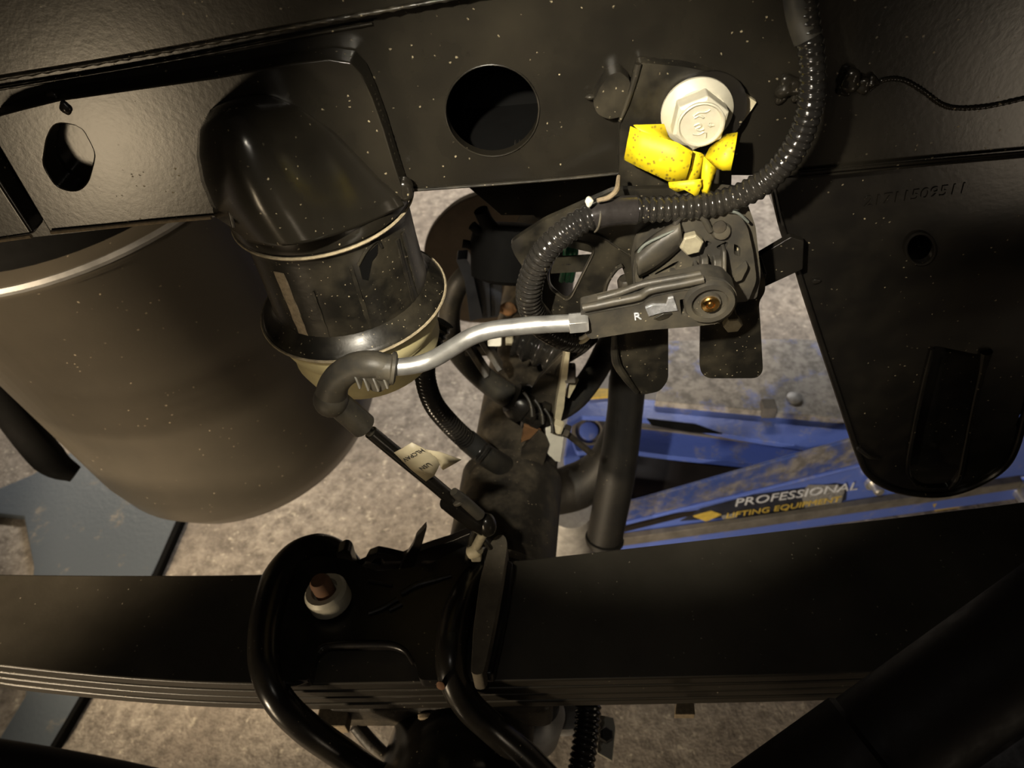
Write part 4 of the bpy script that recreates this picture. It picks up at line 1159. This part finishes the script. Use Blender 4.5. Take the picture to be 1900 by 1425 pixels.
# side panel with the decal: upright sheet rising from the ledge
b0, b1 = PZ(1140, 990, .045), PZ(1960, 872, .045)
dj = (b1-b0)
nrm = Vector((-dj.y, dj.x, 0)).normalized()
def JP(x, y, off=0.0):
    """point on the upright jack side"""
    d = ray(x, y)
    o_ = b0+nrm*off
    return CAM+d*((o_-CAM).dot(nrm)/d.dot(nrm))
def plateJ(name, pts, off, th, mat, parent, **k):
    return plate3(name, [JP(x, y, off) for x, y in pts], [], nrm*th, mat, parent, **k)
jside = plateJ('side_panel', [(1140, 994), (1140, 975), (1400, 912), (1600, 862), (1960, 760), (1960, 876), (1400, 958)], 0, .01, M_BLUE, jk, bevel=.001)
plateJ('decal', [(1262, 985-18), (1300, 944), (1400, 918), (1550, 897), (1572, 900), (1570, 928), (1500, 945), (1400, 958)], -.001, .0012, M_DECAL, jside, bevel=.0002)
t0, t1 = JP(1362, 940, -.0025), JP(1562, 912, -.0025)
part(text('lettering', 'PROFESSIONAL', t0, t1-t0, JP(1364, 915, -.0025)-t0, .0268, M_PRINT, jside, ext=.0004), 'white lettering')
t0, t1 = JP(1346, 962, -.0025), JP(1500, 939, -.0025)
part(text('lettering', 'LIFTING EQUIPMENT', t0, t1-t0, JP(1347, 945, -.0025)-t0, .0185, M_GOLD, jside, ext=.0004), 'yellow lettering')
for q, m_ in (([(1486, 918), (1500, 900), (1552, 900), (1568, 908), (1560, 935), (1525, 940), (1495, 945)], M_CHIP), ([(1496, 950), (1512, 938), (1548, 934), (1552, 942), (1515, 955)], M_CHIP), ([(1338, 958), (1368, 952), (1362, 968), (1345, 970)], M_CHIP), ([(1285, 958), (1320, 948), (1340, 955), (1310, 968)], M_GOLD)):
    part(plateJ('torn_foil', roundp(q, 3), -.002, .0008, m_, jside, bevel=.0002), 'torn shiny scrap of the decal')
# dark inclined bar and light edge
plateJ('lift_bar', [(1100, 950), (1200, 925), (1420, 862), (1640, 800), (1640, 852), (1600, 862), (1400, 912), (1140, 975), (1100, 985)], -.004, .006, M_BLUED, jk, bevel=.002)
v, f = tube_vf([JP(x, y, -.006) for x, y in ((1130, 978), (1400, 912), (1600, 862), (1660, 845))], .003, 8)
obj('bar_edge', v, f, M_BLUE, jk)
# dark sheet between the arms, shade of the gap put into its colour
plateZ('well_shade', [(1080, 830), (1500, 860), (1640, 800), (1640, 860), (1400, 920), (1080, 1000)], .075, .01, M_WELL, jk)
# second arm
arm2 = [(1060, 812), (1066, 790), (1090, 782), (1150, 783), (1260, 798), (1400, 818), (1520, 832), (1480, 842), (1415, 863), (1250, 846), (1140, 832), (1070, 838)]
plateZ('inner_arm', roundp(arm2, 6), .13, .010, M_BLUE, jk, bevel=.002)
plateZ('arm_top_edge', [(1064, 790), (1090, 776), (1150, 778), (1260, 792), (1400, 812), (1530, 826), (1524, 834), (1400, 820), (1260, 801), (1150, 788), (1090, 788)], .134, .01, M_LEDGE, jk, bevel=.001)
bo = PZ(1092, 803, .131)
lathe('pivot_boss', bo, (0, -.35, 1), [(0, .026), (.006, .026), (.008, .02), (.004, .016), (.004, .004)], M_LEDGE, jk, seg=30)
lathe('pivot_pin', bo, (0, -.35, 1), [(0, .014), (.009, .014), (.011, .01)], M_BLUE, jk, seg=24)
# upper arm, blue side
plateZ('upper_arm', [(1060, 745), (1140, 735), (1220, 742), (1400, 762), (1600, 782), (1620, 806), (1560, 822), (1500, 830), (1420, 818), (1330, 802), (1280, 790), (1200, 778), (1080, 772), (1050, 790)], .165, .010, M_BLUE, jk, bevel=.002)
plateZ('arm_gap_shade', [(1200, 776), (1290, 786), (1340, 804), (1280, 800), (1210, 788)], .1665, .002, M_BLACK, jk, bevel=0)  # black sheet on the arm, the gap's shade put into its colour
# grimy top plate
plateZ('saddle_plate', [(1215, 745), (1230, 690), (1240, 632), (1480, 628), (1560, 634), (1700, 640), (1720, 795), (1570, 778), (1400, 762)], .175, .012, M_GRIME, jk, bevel=.002)
q = PZ(1425, 758, .177)
box('saddle_lug', q, rt*px(q, 26), Vector((0, .02, 0)), Vector((0, 0, .02)), M_LEDGE, jk)
lathe('rust_stud', PZ(1474, 740, .175), (0, 0, 1), [(0, .011), (.004, .011), (.006, .006)], M_STEELGREY, jk, seg=16)
# blue body at the left with a yellow band
plateZ('pump_body', [(1050, 745), (1055, 790), (1045, 850), (1075, 845), (1120, 800), (1190, 786), (1200, 740), (1130, 728)], .115, .02, M_BLUE, jk, bevel=.003)
part(plateZ('yellow_band', [(1080, 728), (1098, 720), (1150, 722), (1150, 734), (1095, 738)], .17, .004, M_GOLD, jk, bevel=.0004), 'yellow band')
plateZ('base_plate', [(1050, 700), (1650, 640), (1950, 700), (1950, 860), (1400, 940), (1100, 990), (1020, 900)], .008, .008, M_LEDGE, jk)
for (x, y, r, h) in ((1620, 893, 17, .02), (1888, 905, 24, .035)):
    q = JP(x, y, -.005)
    lathe('bolt', q, -nrm, [(0, px(q, r)), (.006, px(q, r)), (.006, px(q, r*.6)), (h, px(q, r*.55)), (h+.002, px(q, r*.4))], M_STEEL, jk, seg=20)
plateJ('brass_plate', [(1730, 936), (1792, 918), (1800, 936), (1736, 952)], -.012, .006, M_GOLD, jk)

# ================================================================== FOREGROUND
fs = thing('front_shock', 'dark blurred shock absorber tube crossing the lower right corner', 'shock absorber')
p0, p1 = PT(2700, 622, .34), PT(1130, 1745, .38)
lathe('tube', p0, p1-p0, [(0, .026), ((p1-p0).length*.66, .027), ((p1-p0).length*.665, .029), ((p1-p0).length, .030)], M_TYRE, fs, seg=44)
bd = thing('brake_drum', 'dark mottled brake drum face in the lower right corner', 'brake drum')
q = PT(1900, 1480, .36)
lathe('drum', q, CAM+up*.2-q, [(-.03, .05), (0, .058), (.005, .055), (.006, .03), (.010, .027)], M_DRUM, bd, seg=60)
al = thing('wheel_arch_edge', 'blurred black wheel arch edge in the lower left corner', 'wheel arch')
tube('edge', [PT(-260, 1400, .24), PT(-60, 1432, .24), PT(120, 1462, .24), PT(300, 1500, .24), PT(520, 1560, .24)], 62, M_TYRE, al, seg=20)

# ================================================================== FINISH: put origins at the things themselves
bpy.context.view_layer.update()
def bounds(o):
    pts = []
    def walk(q):
        if q.type == 'MESH':
            pts.extend(v.co for v in q.data.vertices)
        for c in q.children:
            walk(c)
    walk(o)
    lo = Vector((min(p.x for p in pts), min(p.y for p in pts), min(p.z for p in pts)))
    hi = Vector((max(p.x for p in pts), max(p.y for p in pts), max(p.z for p in pts)))
    return lo, hi
target = {}
for o in ALL:
    lo, hi = bounds(o)
    target[o] = Vector(((lo.x+hi.x)/2, (lo.y+hi.y)/2, lo.z)) if o.type == 'EMPTY' else (lo+hi)/2
for o in ALL:
    if o.type == 'MESH':
        o.data.transform(Matrix.Translation(-target[o]))
        if '_p' in o:
            del o['_p']
    o.location = target[o] - (target[o.parent] if o.parent else Vector())
